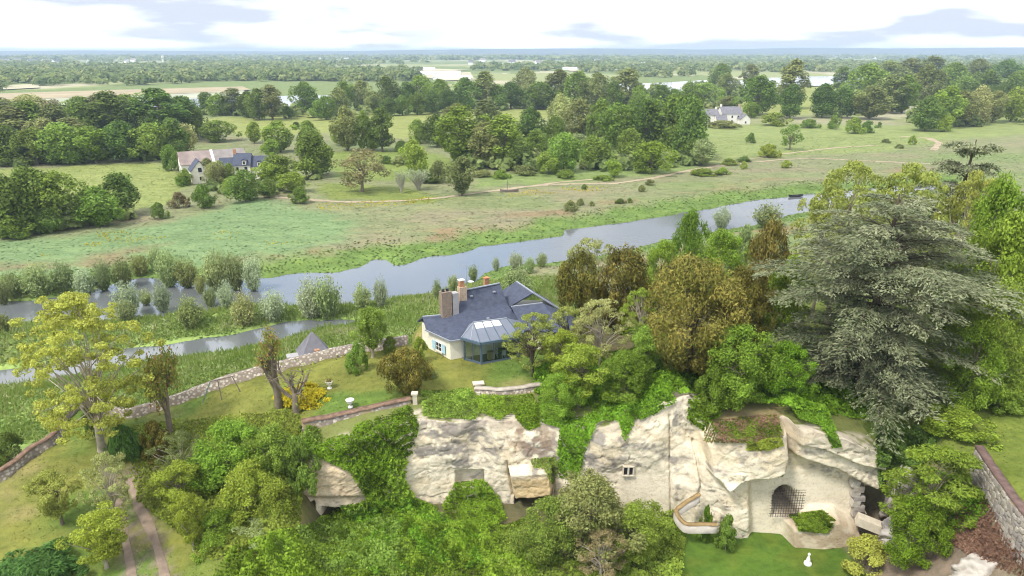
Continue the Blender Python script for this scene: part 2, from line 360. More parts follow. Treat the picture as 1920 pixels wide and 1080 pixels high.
# ground colours (albedo of what grows there)
def poly(lst, z=2.0): return [at(px, py, z) for px, py in lst]
ZONES = [  # polygon, colour, edge softness in m
    (poly([(-200, 470), (0, 455), (250, 430), (400, 395), (480, 370), (560, 392), (640, 405), (670, 425), (640, 455), (500, 480), (420, 505), (200, 520), (0, 545), (-200, 560)]), (0.165, 0.240, 0.105), 9),
    (poly([(-200, 320), (0, 318), (300, 305), (335, 318), (345, 345), (330, 380), (200, 400), (0, 400), (-200, 400)]), (0.225, 0.260, 0.082), 4),
    (poly([(380, 222), (560, 216), (640, 212), (760, 214), (900, 205), (1040, 203), (1045, 222), (900, 232), (760, 262), (600, 250), (460, 258), (380, 240)]), (0.235, 0.260, 0.080), 8),
    (poly([(600, 345), (760, 350), (830, 372), (800, 380), (600, 372)]), (0.175, 0.215, 0.055), 6),
    (poly([(600, 285), (760, 280), (860, 300), (830, 340), (650, 340)]), (0.185, 0.235, 0.060), 8),
    (poly([(900, 330), (1150, 310), (1330, 290), (1300, 320), (1130, 338), (900, 350)]), (0.185, 0.240, 0.080), 6),
    (poly([(1290, 240), (1450, 232), (1700, 235), (1900, 215), (2100, 215), (2100, 240), (1800, 262), (1640, 285), (1480, 290), (1330, 305)]), (0.215, 0.255, 0.090), 10),
    (poly([(1240, 175), (1620, 158), (1600, 190), (1500, 215), (1330, 215), (1290, 200)]), (0.240, 0.265, 0.080), 10),
]
LAWN = (0.175, 0.185, 0.042); PITLAWN = (0.085, 0.150, 0.022)
TRACKL = [(*at(px, py, z),) for px, py, z in ((248, 1095, 3.5), (242, 1040, 3.7), (232, 1000, 3.9), (222, 960, 4.1), (228, 925, 4.4), (246, 895, 4.6), (262, 880, 4.7))]
TRACKR = [(*at(px, py, z),) for px, py, z in ((312, 1095, 3.4), (300, 1040, 3.6), (286, 1000, 3.8), (268, 970, 4.0), (258, 945, 4.2), (250, 915, 4.45), (256, 890, 4.6))]
def ground_col(X, Y, Z=None):
    X = np.asarray(X, float); Y = np.asarray(Y, float); n = len(X)
    f1 = fbm(X / 16, Y / 9, 41, 4); f2 = fbm(X / 3.2, Y / 2.0, 42, 3); f3 = fbm(X / 60, Y / 30, 43, 3)
    C = np.zeros((n, 3)); base = np.array((0.205, 0.218, 0.108)); C[:] = base
    C = C * (0.88 + 0.24 * f2)[:, None]
    t = sstep(0.50, 0.75, f1)[:, None] * 0.7; C = C * (1 - t) + np.array((0.235, 0.205, 0.130)) * t
    t = sstep(0.50, 0.72, f3)[:, None] * 0.7; C = C * (1 - t) + np.array((0.165, 0.225, 0.075)) * t
    far = Y > 330
    if far.any():                                                   # open country beyond the meadow: grass, crops and scrub
        f = fbm(X[far] / 240, Y[far] / 420, 51, 4); g = fbm(X[far] / 90, Y[far] / 160, 52, 3)
        c = np.where((f > 0.56)[:, None], np.array((0.260, 0.285, 0.120)), np.array((0.165, 0.210, 0.075)))
        c = np.where(((g > 0.62) & (f > 0.5))[:, None], np.array((0.400, 0.370, 0.250)), c)
        w = sstep(330, 520, Y[far])[:, None]; C[far] = C[far] * (1 - w) + c * w
    for pts, c, soft in ZONES:
        bx = [p[0] for p in pts]; by = [p[1] for p in pts]
        m = (X > min(bx) - soft) & (X < max(bx) + soft) & (Y > min(by) - soft) & (Y < max(by) + soft)
        if not m.any(): continue
        s = sd(X[m], Y[m], pts) + soft * 1.2 * (fbm(X[m] / soft, Y[m] / soft, 61, 3) - 0.5)
        w = sstep(-soft * 0.4, soft * 0.4, s)[:, None]
        cc = np.array(c) * (0.88 + 0.24 * fbm(X[m] / 9, Y[m] / 5, 62, 4))[:, None]
        C[m] = C[m] * (1 - w) + cc * w
    m = (Y > 60) & (Y < 340) & (np.abs(X) < 260)
    if m.any():                                                     # river banks: lush strip, then bare reddish earth in patches
        x, y = X[m], Y[m]; d = -riv_sd(x, y) + 5 * (fbm(x / 7, y / 7, 71, 3) - 0.5)
        lush = np.array((0.135, 0.205, 0.052)) * (0.7 + 0.6 * fbm(x / 3, y / 2, 72, 3))[:, None]
        w = (1 - sstep(4.5, 8.5, d))[:, None]; c = C[m]; c = c * (1 - w) + lush * w
        b = (sstep(5, 9, d) * (1 - sstep(10, 20, d)) * 0.75 * sstep(0.52, 0.70, fbm(x / 13, y / 8, 73, 3)))[:, None]
        c = c * (1 - b) + np.array((0.235, 0.165, 0.095)) * b
        near = (y < 118) & (x < 5)
        c = np.where(near[:, None], lush * (1.1 + 0.5 * fbm(x / 8, y / 5, 75, 2))[:, None] + np.array((0.05, 0.04, 0.02)), c)
        C[m] = c
    m = (Y < 125) & (np.abs(X) < 300)
    if m.any():
        x, y = X[m], Y[m]; g = sstep(-0.3, 0.4, sd(x, y, GARD))[:, None]; v = fbm(x / 2.2, y / 2.2, 81, 4); v2 = fbm(x / 7, y / 7, 82, 3)
        lawn = np.array(LAWN) * (0.75 + 0.5 * v)[:, None]
        t = sstep(0.42, 0.62, v2)[:, None]; lawn = lawn * (1 - t) + np.array((0.120, 0.185, 0.036)) * (0.8 + 0.4 * v)[:, None] * t
        t = sstep(0.58, 0.72, fbm(x / 5, y / 4, 83, 3))[:, None] * 0.6; lawn = lawn * (1 - t) + np.array((0.28, 0.235, 0.10)) * t
        wd_ = (x > 6) & (x < 30) & (y > 50)                         # leaf litter under the trees on the hill
        lawn = np.where(wd_[:, None], np.array((0.11, 0.10, 0.05)) * (0.7 + 0.6 * v)[:, None], lawn)
        lawn = np.where((x > 33)[:, None], np.array((0.150, 0.190, 0.036)) * (0.8 + 0.4 * v)[:, None], lawn)
        dl = np.minimum(seg_d(x, y, TRACKL), seg_d(x, y, TRACKR)) + 0.5 * (v - 0.5)
        w = (1 - sstep(0.25, 0.6, dl))[:, None] * 0.95; lawn = lawn * (1 - w) + np.array((0.225, 0.175, 0.140)) * (0.75 + 0.5 * v)[:, None] * w
        ex, ey = at(250, 905, 4.5); w = (1 - sstep(1.0, 3.2, np.hypot((x - ex) / 1.1, y - ey) + 2.2 * (v2 - 0.5)))[:, None] * 0.6
        lawn = lawn * (1 - w) + np.array((0.260, 0.205, 0.155)) * (0.75 + 0.5 * v)[:, None] * w
        p = sstep(-0.3, 0.3, sd(x, y, PIT))[:, None]; pl = np.array(PITLAWN) * (0.7 + 0.6 * v)[:, None]
        t = sstep(0.55, 0.7, fbm(x / 1.5, y / 1.5, 84, 3))[:, None] * 0.5; pl = pl * (1 - t) + np.array((0.16, 0.19, 0.03)) * t
        pl = np.where((x > 27.5)[:, None], np.array((0.21, 0.165, 0.12)) * (0.6 + 0.8 * v)[:, None], pl)
        pl = np.where((x < 12.5)[:, None], np.array((0.13, 0.12, 0.06)) * (0.6 + 0.8 * v)[:, None], pl)
        c = C[m] * (1 - g) + lawn * g; C[m] = c * (1 - p) + pl * p
    return np.clip(C, 0.005, 0.9)

def axis(fine0, fine1, step, gp, lim0, lim1, gm=None):
    a = list(np.arange(fine0, fine1 + 1e-6, step)); s = step
    while a[-1] < lim1: s *= gp; a.append(a[-1] + s)
    b = []; s = step; v = fine0; gm = gm or gp
    while v > lim0: s *= gm; v -= s; b.append(v)
    return np.array(b[::-1] + a)
GX = axis(-56, 56, 0.85, 1.034, -14800, 14800); GY = axis(28, 150, 0.85, 1.030, -400, 14800, 1.25)
XX, YY = np.meshgrid(GX, GY); ZZ = terrain(XX.ravel(), YY.ravel())
CC = ground_col(XX.ravel(), YY.ravel())
nx, ny = len(GX), len(GY)
ii = (np.arange(ny - 1)[:, None] * nx + np.arange(nx - 1)[None]).ravel()
mg, t, o = new_mat("ground_cover")
a = nd(t, "ShaderNodeAttribute", attribute_name="Col")
nA = noise(t, 1.6, 6, 0.65); nB = noise(t, 0.22, 5, 0.6, stretch=(1, 2.2, 1)); nC = noise(t, 7.0, 4, 0.7)
rA = ramp(t, [(0.28, (0.72, 0.74, 0.68)), (0.5, (1, 1, 1)), (0.75, (1.25, 1.2, 1.18))]); t.links.new(nA.outputs[0], rA.inputs[0])
rB = ramp(t, [(0.3, (0.74, 0.80, 0.72)), (0.5, (1, 1, 1)), (0.72, (1.24, 1.16, 1.1))]); t.links.new(nB.outputs[0], rB.inputs[0])
c = mixc(t, 1.0, a.outputs["Color"], rA.outputs[0], 'MULTIPLY'); c = mixc(t, 1.0, c, rB.outputs[0], 'MULTIPLY')
surf(t, o, c, 0.9, 0.1, bump(t, nC.outputs[0], 0.6, 0.12))
ground = link("ground", raw_mesh("ground", np.c_[XX.ravel(), YY.ravel(), ZZ], np.c_[ii, ii + 1, ii + nx + 1, ii + nx], mg, col=CC, smooth=True))
tag(ground, kind="structure")

# near-field lookup used to stand things on the ground
FX = np.arange(-70, 70.1, 0.5); FY = np.arange(20, 140.1, 0.5)
fx_, fy_ = np.meshgrid(FX, FY); FZ = terrain(fx_.ravel(), fy_.ravel()).reshape(fx_.shape)
def tzf(x, y):
    x = np.asarray(x, float); y = np.asarray(y, float)
    u = np.clip((x + 70) / 0.5, 0, len(FX) - 1.001); v = np.clip((y - 20) / 0.5, 0, len(FY) - 1.001)
    i = u.astype(int); j = v.astype(int); u = u - i; v = v - j
    return (FZ[j, i] * (1 - u) + FZ[j, i + 1] * u) * (1 - v) + (FZ[j + 1, i] * (1 - u) + FZ[j + 1, i + 1] * u) * v
def tz(x, y):
    if abs(x) < 69 and 21 < y < 139: return float(tzf(x, y))
    return float(terrain(np.array([x]), np.array([y]))[0])

# ------------------------------------------------------------------ water
mw, t, o = new_mat("river_water")
wn = noise(t, 0.8, 5, 0.6, stretch=(0.45, 1.5, 1)); wn2 = noise(t, 0.06, 3, 0.5)
rr = ramp(t, [(0.35, (0.03, 0.03, 0.03)), (0.62, (0.16, 0.16, 0.16))]); t.links.new(wn2.outputs[0], rr.inputs[0])
p = surf(t, o, (0.130, 0.140, 0.140), 0.08, 1.0, bump(t, wn.outputs[0], 0.10, 0.12)); t.links.new(rr.outputs[0], p.inputs["Roughness"])
def sheet(name, pts3, mat, kind="structure"):
    me = bpy.data.meshes.new(name); me.from_pydata(pts3, [], [tuple(range(len(pts3)))]); me.update(); me.materials.append(mat)
    if me.polygons[0].normal.z < 0: me.flip_normals()
    return tag(link(name, me), kind=kind)
sheet("river", [(-190, 70, 0), (230, 70, 0), (230, 300, 0), (-190, 300, 0)], mw)
for k, pl_ in enumerate((
        [(1150, 158), (1215, 156), (1330, 150), (1400, 151), (1430, 146), (1625, 140), (1612, 158), (1500, 162), (1400, 166), (1225, 173), (1150, 172)],
        [(240, 189), (330, 186), (440, 182), (560, 179), (640, 178), (640, 196), (560, 204), (400, 203), (330, 201), (240, 200)])):
    sheet("far_river", [(*at(px, py, 2.9), 2.9) for px, py in pl_], mw)
msand = plain("sand_bank", (0.36, 0.30, 0.19), 0.9, 0.1, 0.2, 0.03)
mcrop = plain("ripe_field", (0.44, 0.40, 0.27), 0.9, 0.1, 0.25, 0.012)
mshoal = plain("wet_shoal", (0.36, 0.37, 0.26), 0.8, 0.2, 0.25, 0.02)
sheet("sand_bank", [(*at(px, py, 3.1), 3.1) for px, py in [(-150, 180), (0, 175), (200, 169), (455, 162), (470, 168), (400, 173), (200, 180), (0, 188), (-150, 192)]], msand)
sheet("shoal", [(*at(px, py, 2.85), 2.85) for px, py in [(-150, 186), (0, 183), (200, 178), (455, 169), (480, 178), (250, 193), (0, 200), (-150, 202)]], mshoal)
for pl_ in ([(690, 131), (800, 128), (880, 131), (790, 137)], [(770, 139), (882, 135), (890, 149), (830, 151)], [(1150, 118), (1340, 113), (1350, 119), (1160, 124)], [(1060, 128), (1150, 125), (1160, 131), (1070, 134)],
            [(1560, 120), (1700, 114), (1720, 119), (1580, 126)], [(0, 160), (70, 157), (75, 164), (0, 168)], [(1300, 124), (1420, 120), (1430, 125), (1310, 130)]):
    sheet("crop_field", [(*at(px, py, 3.0), 3.0) for px, py in pl_], mcrop)

# ------------------------------------------------------------------ paths across the meadow
mpath = plain("sandy_path", (0.37, 0.30, 0.205), 0.95, 0.05, 0.2, 0.3)
def path(name, pix, w, z=2.0, lift=0.06, mat=None, step=1.2):
    pts = [np.array(at(px, py, z)) for px, py in pix] if z is not None else [np.array(q) for q in pix]
    dens = []
    for a_, b_ in zip(pts[:-1], pts[1:]):
        n_ = max(2, int(np.linalg.norm(b_ - a_) / step))
        for k in range(n_): dens.append(a_ + (b_ - a_) * k / n_)
    dens.append(pts[-1]); D = np.array(dens)
    for _ in range(6): D[1:-1] = (D[:-2] + 2 * D[1:-1] + D[2:]) / 4
    T = np.gradient(D, axis=0); T /= np.linalg.norm(T, axis=1)[:, None]; N = np.c_[-T[:, 1], T[:, 0]]
    k = np.arange(len(D)); ww = w * (0.75 + 0.6 * fbm(k / 6.0, k * 0.0 + 3, 91, 3))
    V = []
    for s in (-0.5, 0.0, 0.5):
        q = D + N * (ww * s)[:, None] + N * (0.5 * w * (fbm(k / 3.0, k * 0 + s * 9, 92, 2) - 0.5))[:, None]
        V.append(np.c_[q, terrain(q[:, 0], q[:, 1]) + lift + (0.04 if s == 0 else 0)])
    m_ = len(D); V = np.concatenate(V); F = []
    for r_ in range(2):
        i_ = np.arange(m_ - 1) + r_ * m_; F.append(np.c_[i_, i_ + m_, i_ + m_ + 1, i_ + 1])
    tag(link(name, raw_mesh(name, V, np.concatenate(F), mat or mpath, smooth=True)), kind="structure")
path("path", [(500, 368), (560, 374), (640, 380), (740, 378), (830, 371), (900, 362), (980, 351), (1060, 345), (1150, 344), (1230, 333), (1300, 318), (1400, 305), (1520, 296), (1600, 300), (1720, 306), (1850, 310)], 1.7)
path("path", [(930, 359), (1000, 349), (1060, 340), (1110, 336)], 1.3)
path("path", [(1290, 322), (1400, 300), (1460, 290), (1560, 277), (1640, 272)], 1.6)
path("path", [(1690, 256), (1740, 259), (1762, 268), (1750, 282)], 2.6)

mearth = plain("trodden_earth", (0.255, 0.195, 0.145), 0.95, 0.05, 0.3, 1.2, bscale=9)
path("track", TRACKL, 0.6, None, 0.035, mearth, 0.5)
path("track", TRACKR, 0.6, None, 0.035, mearth, 0.5)
# ------------------------------------------------------------------ limestone cliff with rock-cut rooms
CX = np.arange(-18.2, 30.2, 0.10); NV = 112; NCAP = 22
cx_, vv = np.meshgrid(CX, np.linspace(0, 1, NV))
Z0 = -0.4
zt = ztop(cx_) + 0.5 * (fbm(cx_ / 2.2, cx_ * 0, 7, 3) - 0.5)
cz_ = Z0 + vv * (zt - Z0)
def cells(x, y, sx, sy, s):
    u = x / sx; v = y / sy; iu = np.floor(u); iv = np.floor(v); d1 = np.full(u.shape, 9.0); d2 = np.full(u.shape, 9.0); val = np.zeros(u.shape)
    for a_ in (-1, 0, 1):
        for b_ in (-1, 0, 1):
            cx0 = iu + a_; cy0 = iv + b_; d = np.hypot(cx0 + hsh(cx0, cy0, s) - u, cy0 + hsh(cx0, cy0, s + 7) - v)
            c_ = d < d1; d2 = np.where(c_, d1, np.minimum(d2, d)); val = np.where(c_, hsh(cx0, cy0, s + 13), val); d1 = np.where(c_, d, d1)
    return val, d2 - d1
def cliff_parts(x, z):
    y0 = ycl(x) + 0.10 * (z - 2); px, py = proj(x, y0, z)
    D = np.zeros_like(x); flat = np.ones_like(x)
    def F(pts, amp, e=5.0): return amp * sstep(-e, e, sd(px, py, pts))
    flatp = [[(1405, 892), (1440, 880), (1520, 880), (1602, 905), (1606, 1000), (1405, 1010)], [(1158, 888), (1200, 878), (1258, 892), (1256, 985), (1158, 985)], [(590, 938), (606, 938), (606, 990), (590, 990)]]
    for q in flatp: flat *= 1 - 0.9 * sstep(-4, 4, sd(px, py, q))
    D += F([(1316, 815), (1335, 790), (1400, 784), (1462, 790), (1466, 835), (1462, 868), (1430, 880), (1400, 880), (1352, 895), (1325, 870)], 1.9, 5)
    D += F([(1302, 835), (1330, 870), (1352, 930), (1350, 1000), (1316, 1000), (1292, 930)], 0.5, 8)
    D += F([(1340, 890), (1402, 885), (1403, 1010), (1372, 1010), (1352, 950)], 0.9, 8)
    D += F([(1484, 770), (1560, 786), (1650, 820), (1652, 890), (1632, 905), (1560, 868), (1500, 850), (1470, 838)], 1.3, 6)
    D += F([(1486, 760), (1560, 780), (1645, 815), (1648, 862), (1590, 848), (1530, 822), (1486, 815)], 0.7, 3)
    D += F([(1464, 770), (1484, 765), (1482, 850), (1466, 850)], -0.7, 3)
    D += F([(1470, 968), (1500, 950), (1560, 952), (1600, 978), (1604, 1030), (1470, 1030)], 1.7, 7)
    D += F([(955, 872), (1030, 868), (1034, 915), (1000, 922), (965, 926)], 1.2, 3)
    D += F([(760, 800), (830, 780), (880, 790), (870, 860), (800, 900)], 0.5, 25)
    D += F([(905, 800), (1010, 800), (1030, 870), (940, 870)], 0.4, 18)
    D += F([(1110, 820), (1180, 790), (1250, 790), (1240, 870), (1130, 870)], 0.6, 22)
    D += F([(560, 870), (690, 880), (680, 930), (600, 930), (560, 925)], 0.4, 6)
    D += F([(1612, 985), (1700, 1005), (1700, 1040), (1612, 1040)], 0.0, 4)
    for a_, b_, w_, am in (((1255, 780), (1258, 975), 2.5, -0.35), ((1300, 828), (1312, 900), 4, -0.5), ((1312, 900), (1302, 945), 3, -0.4), ((1035, 880), (1045, 960), 3, -0.4), ((950, 860), (962, 930), 3, -0.35)):
        D += am * (1 - sstep(0, w_, seg_d(px, py, [a_, b_])))
    n1_ = fbm(x / 3.0, z / 2.4, 101, 4) - 0.5; n2_ = fbm(x / 0.7, z / 0.6, 102, 4) - 0.5; n3_ = np.abs(fbm(x / 1.8 + z * 0.25, z / 0.8, 103, 3) - 0.5)
    cell, edge = cells(x + 0.5 * n2_, z + 0.35 * n1_ + 0.3 * n2_, 1.9, 1.15, 120); cel2, edg2 = cells(x + 0.3 * n2_, z + 0.2 * n2_, 0.7, 0.42, 121)
    D += flat * (0.66 * n1_ + 0.09 * n2_ - 0.05 * n3_ - 0.07 * (1 - sstep(0.003, 0.014, np.abs(fbm(x / 2.3, z / 1.5, 141, 4) - 0.5))) * sstep(0.42, 0.52, fbm(x / 3, z / 3, 142, 2)) + 0.07 * (fbm(x / 0.22, z / 0.2, 131, 2) - 0.5) + 0.09 * (cell - 0.5) + 0.02 * (cel2 - 0.5) - 0.05 * (1 - sstep(0, 0.10, edge)))
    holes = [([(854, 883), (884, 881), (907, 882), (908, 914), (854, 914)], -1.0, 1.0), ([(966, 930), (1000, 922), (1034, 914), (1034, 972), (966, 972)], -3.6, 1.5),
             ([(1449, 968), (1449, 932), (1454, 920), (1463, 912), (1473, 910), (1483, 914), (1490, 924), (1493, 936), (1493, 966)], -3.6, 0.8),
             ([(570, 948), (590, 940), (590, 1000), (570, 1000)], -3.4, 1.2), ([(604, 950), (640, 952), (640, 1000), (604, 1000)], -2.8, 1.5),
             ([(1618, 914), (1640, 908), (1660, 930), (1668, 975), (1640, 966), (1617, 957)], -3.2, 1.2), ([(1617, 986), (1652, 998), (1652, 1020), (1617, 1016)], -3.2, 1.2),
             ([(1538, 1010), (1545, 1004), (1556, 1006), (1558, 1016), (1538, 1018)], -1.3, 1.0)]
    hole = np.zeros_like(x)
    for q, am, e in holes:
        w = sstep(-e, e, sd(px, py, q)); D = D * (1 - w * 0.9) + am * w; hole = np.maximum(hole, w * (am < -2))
    return y0 - D, px, py, flat, hole
cyf, cpx, cpy, cflat, chole = cliff_parts(cx_, cz_)
cf = np.full(cx_.shape + (3,), 0.0); cf[:] = (0.72, 0.64, 0.485)
g1 = fbm(cx_ / 1.6, cz_ / 1.1, 111, 4); g2 = fbm(cx_ / 0.7, cz_ / 0.5, 112, 3); g3 = fbm(cx_ / 2.8, cz_ / 2.4, 113, 3)
def blend(C, w, c): w = np.clip(w, 0, 1)[..., None]; return C * (1 - w) + np.array(c) * w
cf = blend(cf, sstep(0.52, 0.70, g3) * 0.45 * cflat, (0.66, 0.53, 0.33))
lich = sstep(0.50, 0.64, g1) * sstep(0.35, 0.55, g2) * cflat * np.where(cpy < 880, 1, 0.25) * np.where(cpx < 1270, 1.0, 0.45)
cf = blend(cf, lich * 0.85, (0.23, 0.21, 0.19))
sp_ = sstep(0.60, 0.70, fbm(cx_ / 0.45, cz_ / 0.32, 114, 3)) * sstep(0.42, 0.58, g1) * cflat; cf = blend(cf, sp_ * 0.7, (0.30, 0.26, 0.22))
cl_, ed_ = cells(cx_ + 0.5 * (g2 - 0.5), cz_ + 0.5 * (g1 - 0.5), 1.9, 1.15, 120); cf = blend(cf, (1 - sstep(0.0, 0.05, ed_)) * cflat * 0.22 * sstep(0.45, 0.6, g3), (0.26, 0.22, 0.17))
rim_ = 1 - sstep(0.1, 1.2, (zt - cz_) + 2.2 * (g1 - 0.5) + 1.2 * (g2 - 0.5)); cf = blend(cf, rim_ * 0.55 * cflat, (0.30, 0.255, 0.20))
fis = (1 - sstep(0.003, 0.012, np.abs(fbm(cx_ / 2.3, cz_ / 1.5, 141, 4) - 0.5))) * sstep(0.42, 0.52, fbm(cx_ / 3, cz_ / 3, 142, 2)) * cflat; cf = blend(cf, fis * 0.65, (0.20, 0.165, 0.125))
cf = blend(cf, sstep(-8, 8, sd(cpx, cpy, [(955, 880), (1035, 880), (1035, 935), (965, 940)])) * 0.7, (0.62, 0.44, 0.20))
cf = blend(cf, sstep(-20, 20, sd(cpx, cpy, [(940, 780), (1040, 800), (1040, 850), (960, 850)])) * sstep(0.45, 0.6, g2) * 0.7, (0.30, 0.21, 0.14))
cf = blend(cf, sstep(-12, 12, sd(cpx, cpy, [(560, 860), (690, 870), (690, 945), (560, 940)])) * 0.5, (0.50, 0.38, 0.23))
cf = blend(cf, sstep(-6, 6, sd(cpx, cpy, [(1470, 968), (1500, 950), (1560, 952), (1600, 978), (1604, 1030), (1470, 1030)])) * (0.45 + 0.5 * sstep(0.4, 0.6, g2)), (0.42, 0.33, 0.22))
cf = blend(cf, sstep(0.1, 0.9, chole) * 0.8, (0.15, 0.125, 0.10))  # deep holes coloured darker to paint in the shade inside them
# the cap: the top of the rock runs back under the turf
tt = np.linspace(0, 1, NCAP)[1:, None]
capx = np.repeat(CX[None], NCAP - 1, 0); yb = cyf[-1][None]; capy = yb + (ycl(CX)[None] + 5.6 - yb) * tt
hz = high(capx.ravel(), capy.ravel()).reshape(capx.shape) + 0.08
capz = zt[-1][None] * (1 - sstep(0, 0.75, tt)) + hz * sstep(0, 0.75, tt) + 0.3 * (fbm(capx / 1.2, capy / 1.2, 8, 3) - 0.5) * (1 - tt)
capc = np.zeros(capx.shape + (3,)); capc[:] = (0.17, 0.19, 0.06); capc = blend(capc, sstep(0.5, 0.3, tt * np.ones_like(capx)) * sstep(0.4, 0.6, fbm(capx, capy, 9, 3)), (0.5, 0.44, 0.34))
prm = sstep(-10, 10, sd(*proj(capx, capy, capz), [(1318, 770), (1465, 760), (1470, 840), (1320, 840)])); capc = blend(capc, prm * 0.9, (0.30, 0.24, 0.12))
prm = sstep(-4, 4, sd(*proj(capx, capy, capz), [(1255, 725), (1310, 722), (1312, 755), (1270, 765)])); capc = blend(capc, prm, (0.60, 0.52, 0.40))
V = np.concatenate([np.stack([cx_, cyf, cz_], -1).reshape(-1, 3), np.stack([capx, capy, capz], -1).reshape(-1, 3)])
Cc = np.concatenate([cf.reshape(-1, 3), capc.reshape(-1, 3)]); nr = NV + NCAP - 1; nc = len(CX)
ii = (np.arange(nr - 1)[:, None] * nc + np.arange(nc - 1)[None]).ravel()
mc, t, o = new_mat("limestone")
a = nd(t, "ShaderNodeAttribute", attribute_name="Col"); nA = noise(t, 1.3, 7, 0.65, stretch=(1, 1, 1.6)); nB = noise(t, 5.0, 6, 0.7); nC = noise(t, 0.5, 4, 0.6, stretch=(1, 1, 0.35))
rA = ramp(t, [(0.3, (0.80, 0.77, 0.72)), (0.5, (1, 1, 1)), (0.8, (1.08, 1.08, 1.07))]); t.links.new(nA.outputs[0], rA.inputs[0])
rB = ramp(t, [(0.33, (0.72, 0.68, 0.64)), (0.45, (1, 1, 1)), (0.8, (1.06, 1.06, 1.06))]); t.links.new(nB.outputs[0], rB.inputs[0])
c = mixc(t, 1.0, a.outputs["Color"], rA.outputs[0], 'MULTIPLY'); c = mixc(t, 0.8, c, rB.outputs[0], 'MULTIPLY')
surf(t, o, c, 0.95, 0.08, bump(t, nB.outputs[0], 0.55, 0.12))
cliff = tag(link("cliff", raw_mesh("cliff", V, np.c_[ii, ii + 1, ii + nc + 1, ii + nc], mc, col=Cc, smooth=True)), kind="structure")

def hit_px(rng, pts, n):
    """points of the ground or of the cliff seen inside a polygon of image rows and columns"""
    pts = [tuple(map(float, q)) for q in pts]; bx = [q[0] for q in pts]; by = [q[1] for q in pts]
    px = rng.uniform(min(bx), max(bx), n * 3); py = rng.uniform(min(by), max(by), n * 3); k = inside(px, py, pts); px, py = px[k][:n], py[k][:n]
    a_ = (px - 960) / FPX; b_ = (540 - py) / FPX; dxr, dyr, dzr = a_, CT + b_ * ST, -ST + b_ * CT
    T = np.full(len(px), np.nan); 
    for tcur in np.arange(38, 110, 0.3):
        x, y, z = dxr * tcur, dyr * tcur, CAMZ + dzr * tcur
        h = z <= tzf(x, y)
        on = (x > CX[0]) & (x < CX[-1]) & (z > Z0) & (z < ztop(x))
        u = np.clip(((x - CX[0]) / 0.10), 0, nc - 1).astype(int); v = np.clip(((z - Z0) / (ztop(x) - Z0) * (NV - 1)), 0, NV - 1).astype(int)
        h |= on & (y >= cyf[v, u])
        new = h & np.isnan(T); T[new] = tcur - 0.15
    T = np.where(np.isnan(T), 90, T)
    return np.c_[dxr * T, dyr * T, CAMZ + dzr * T]
# ------------------------------------------------------------------ vegetation: leaf clouds, crowns and trunks
def norm(v): return v / (np.linalg.norm(v, axis=-1, keepdims=True) + 1e-9)
def leaf_quads(P, N, D, L, W):
    N = norm(N); D = norm(D - N * (D * N).sum(-1, keepdims=True)); S = np.cross(N, D)
    L = np.asarray(L)[:, None] / 2; W = np.asarray(W)[:, None] / 2
    V = np.stack([P + D * L, P + S * W, P - D * L, P - S * W], 1).reshape(-1, 3)
    return V, np.arange(len(V)).reshape(-1, 4)
def rdir(rng, n): return norm(rng.normal(size=(n, 3)))
PROF = dict(
    round=lambda t: np.sqrt(np.clip(1 - (1.75 * t - 0.75) ** 2, 0.02, 1)),
    oval=lambda t: np.sqrt(np.clip(1 - (2 * t - 1) ** 2, 0.05, 1)) ** 0.9,
    tall=lambda t: np.clip(1.15 * np.sin(np.pi * (0.1 + 0.86 * t)) ** 0.7, 0.08, 1),
    dome=lambda t: np.sqrt(np.clip(1 - (t * 0.98) ** 2, 0.03, 1)),
    fan=lambda t: np.clip(0.35 + 0.75 * t, 0, 1) * np.sqrt(np.clip(1.02 - t ** 4, 0, 1)),
    cone=lambda t: np.clip(1.02 - t, 0.05, 1) ** 0.8,
)
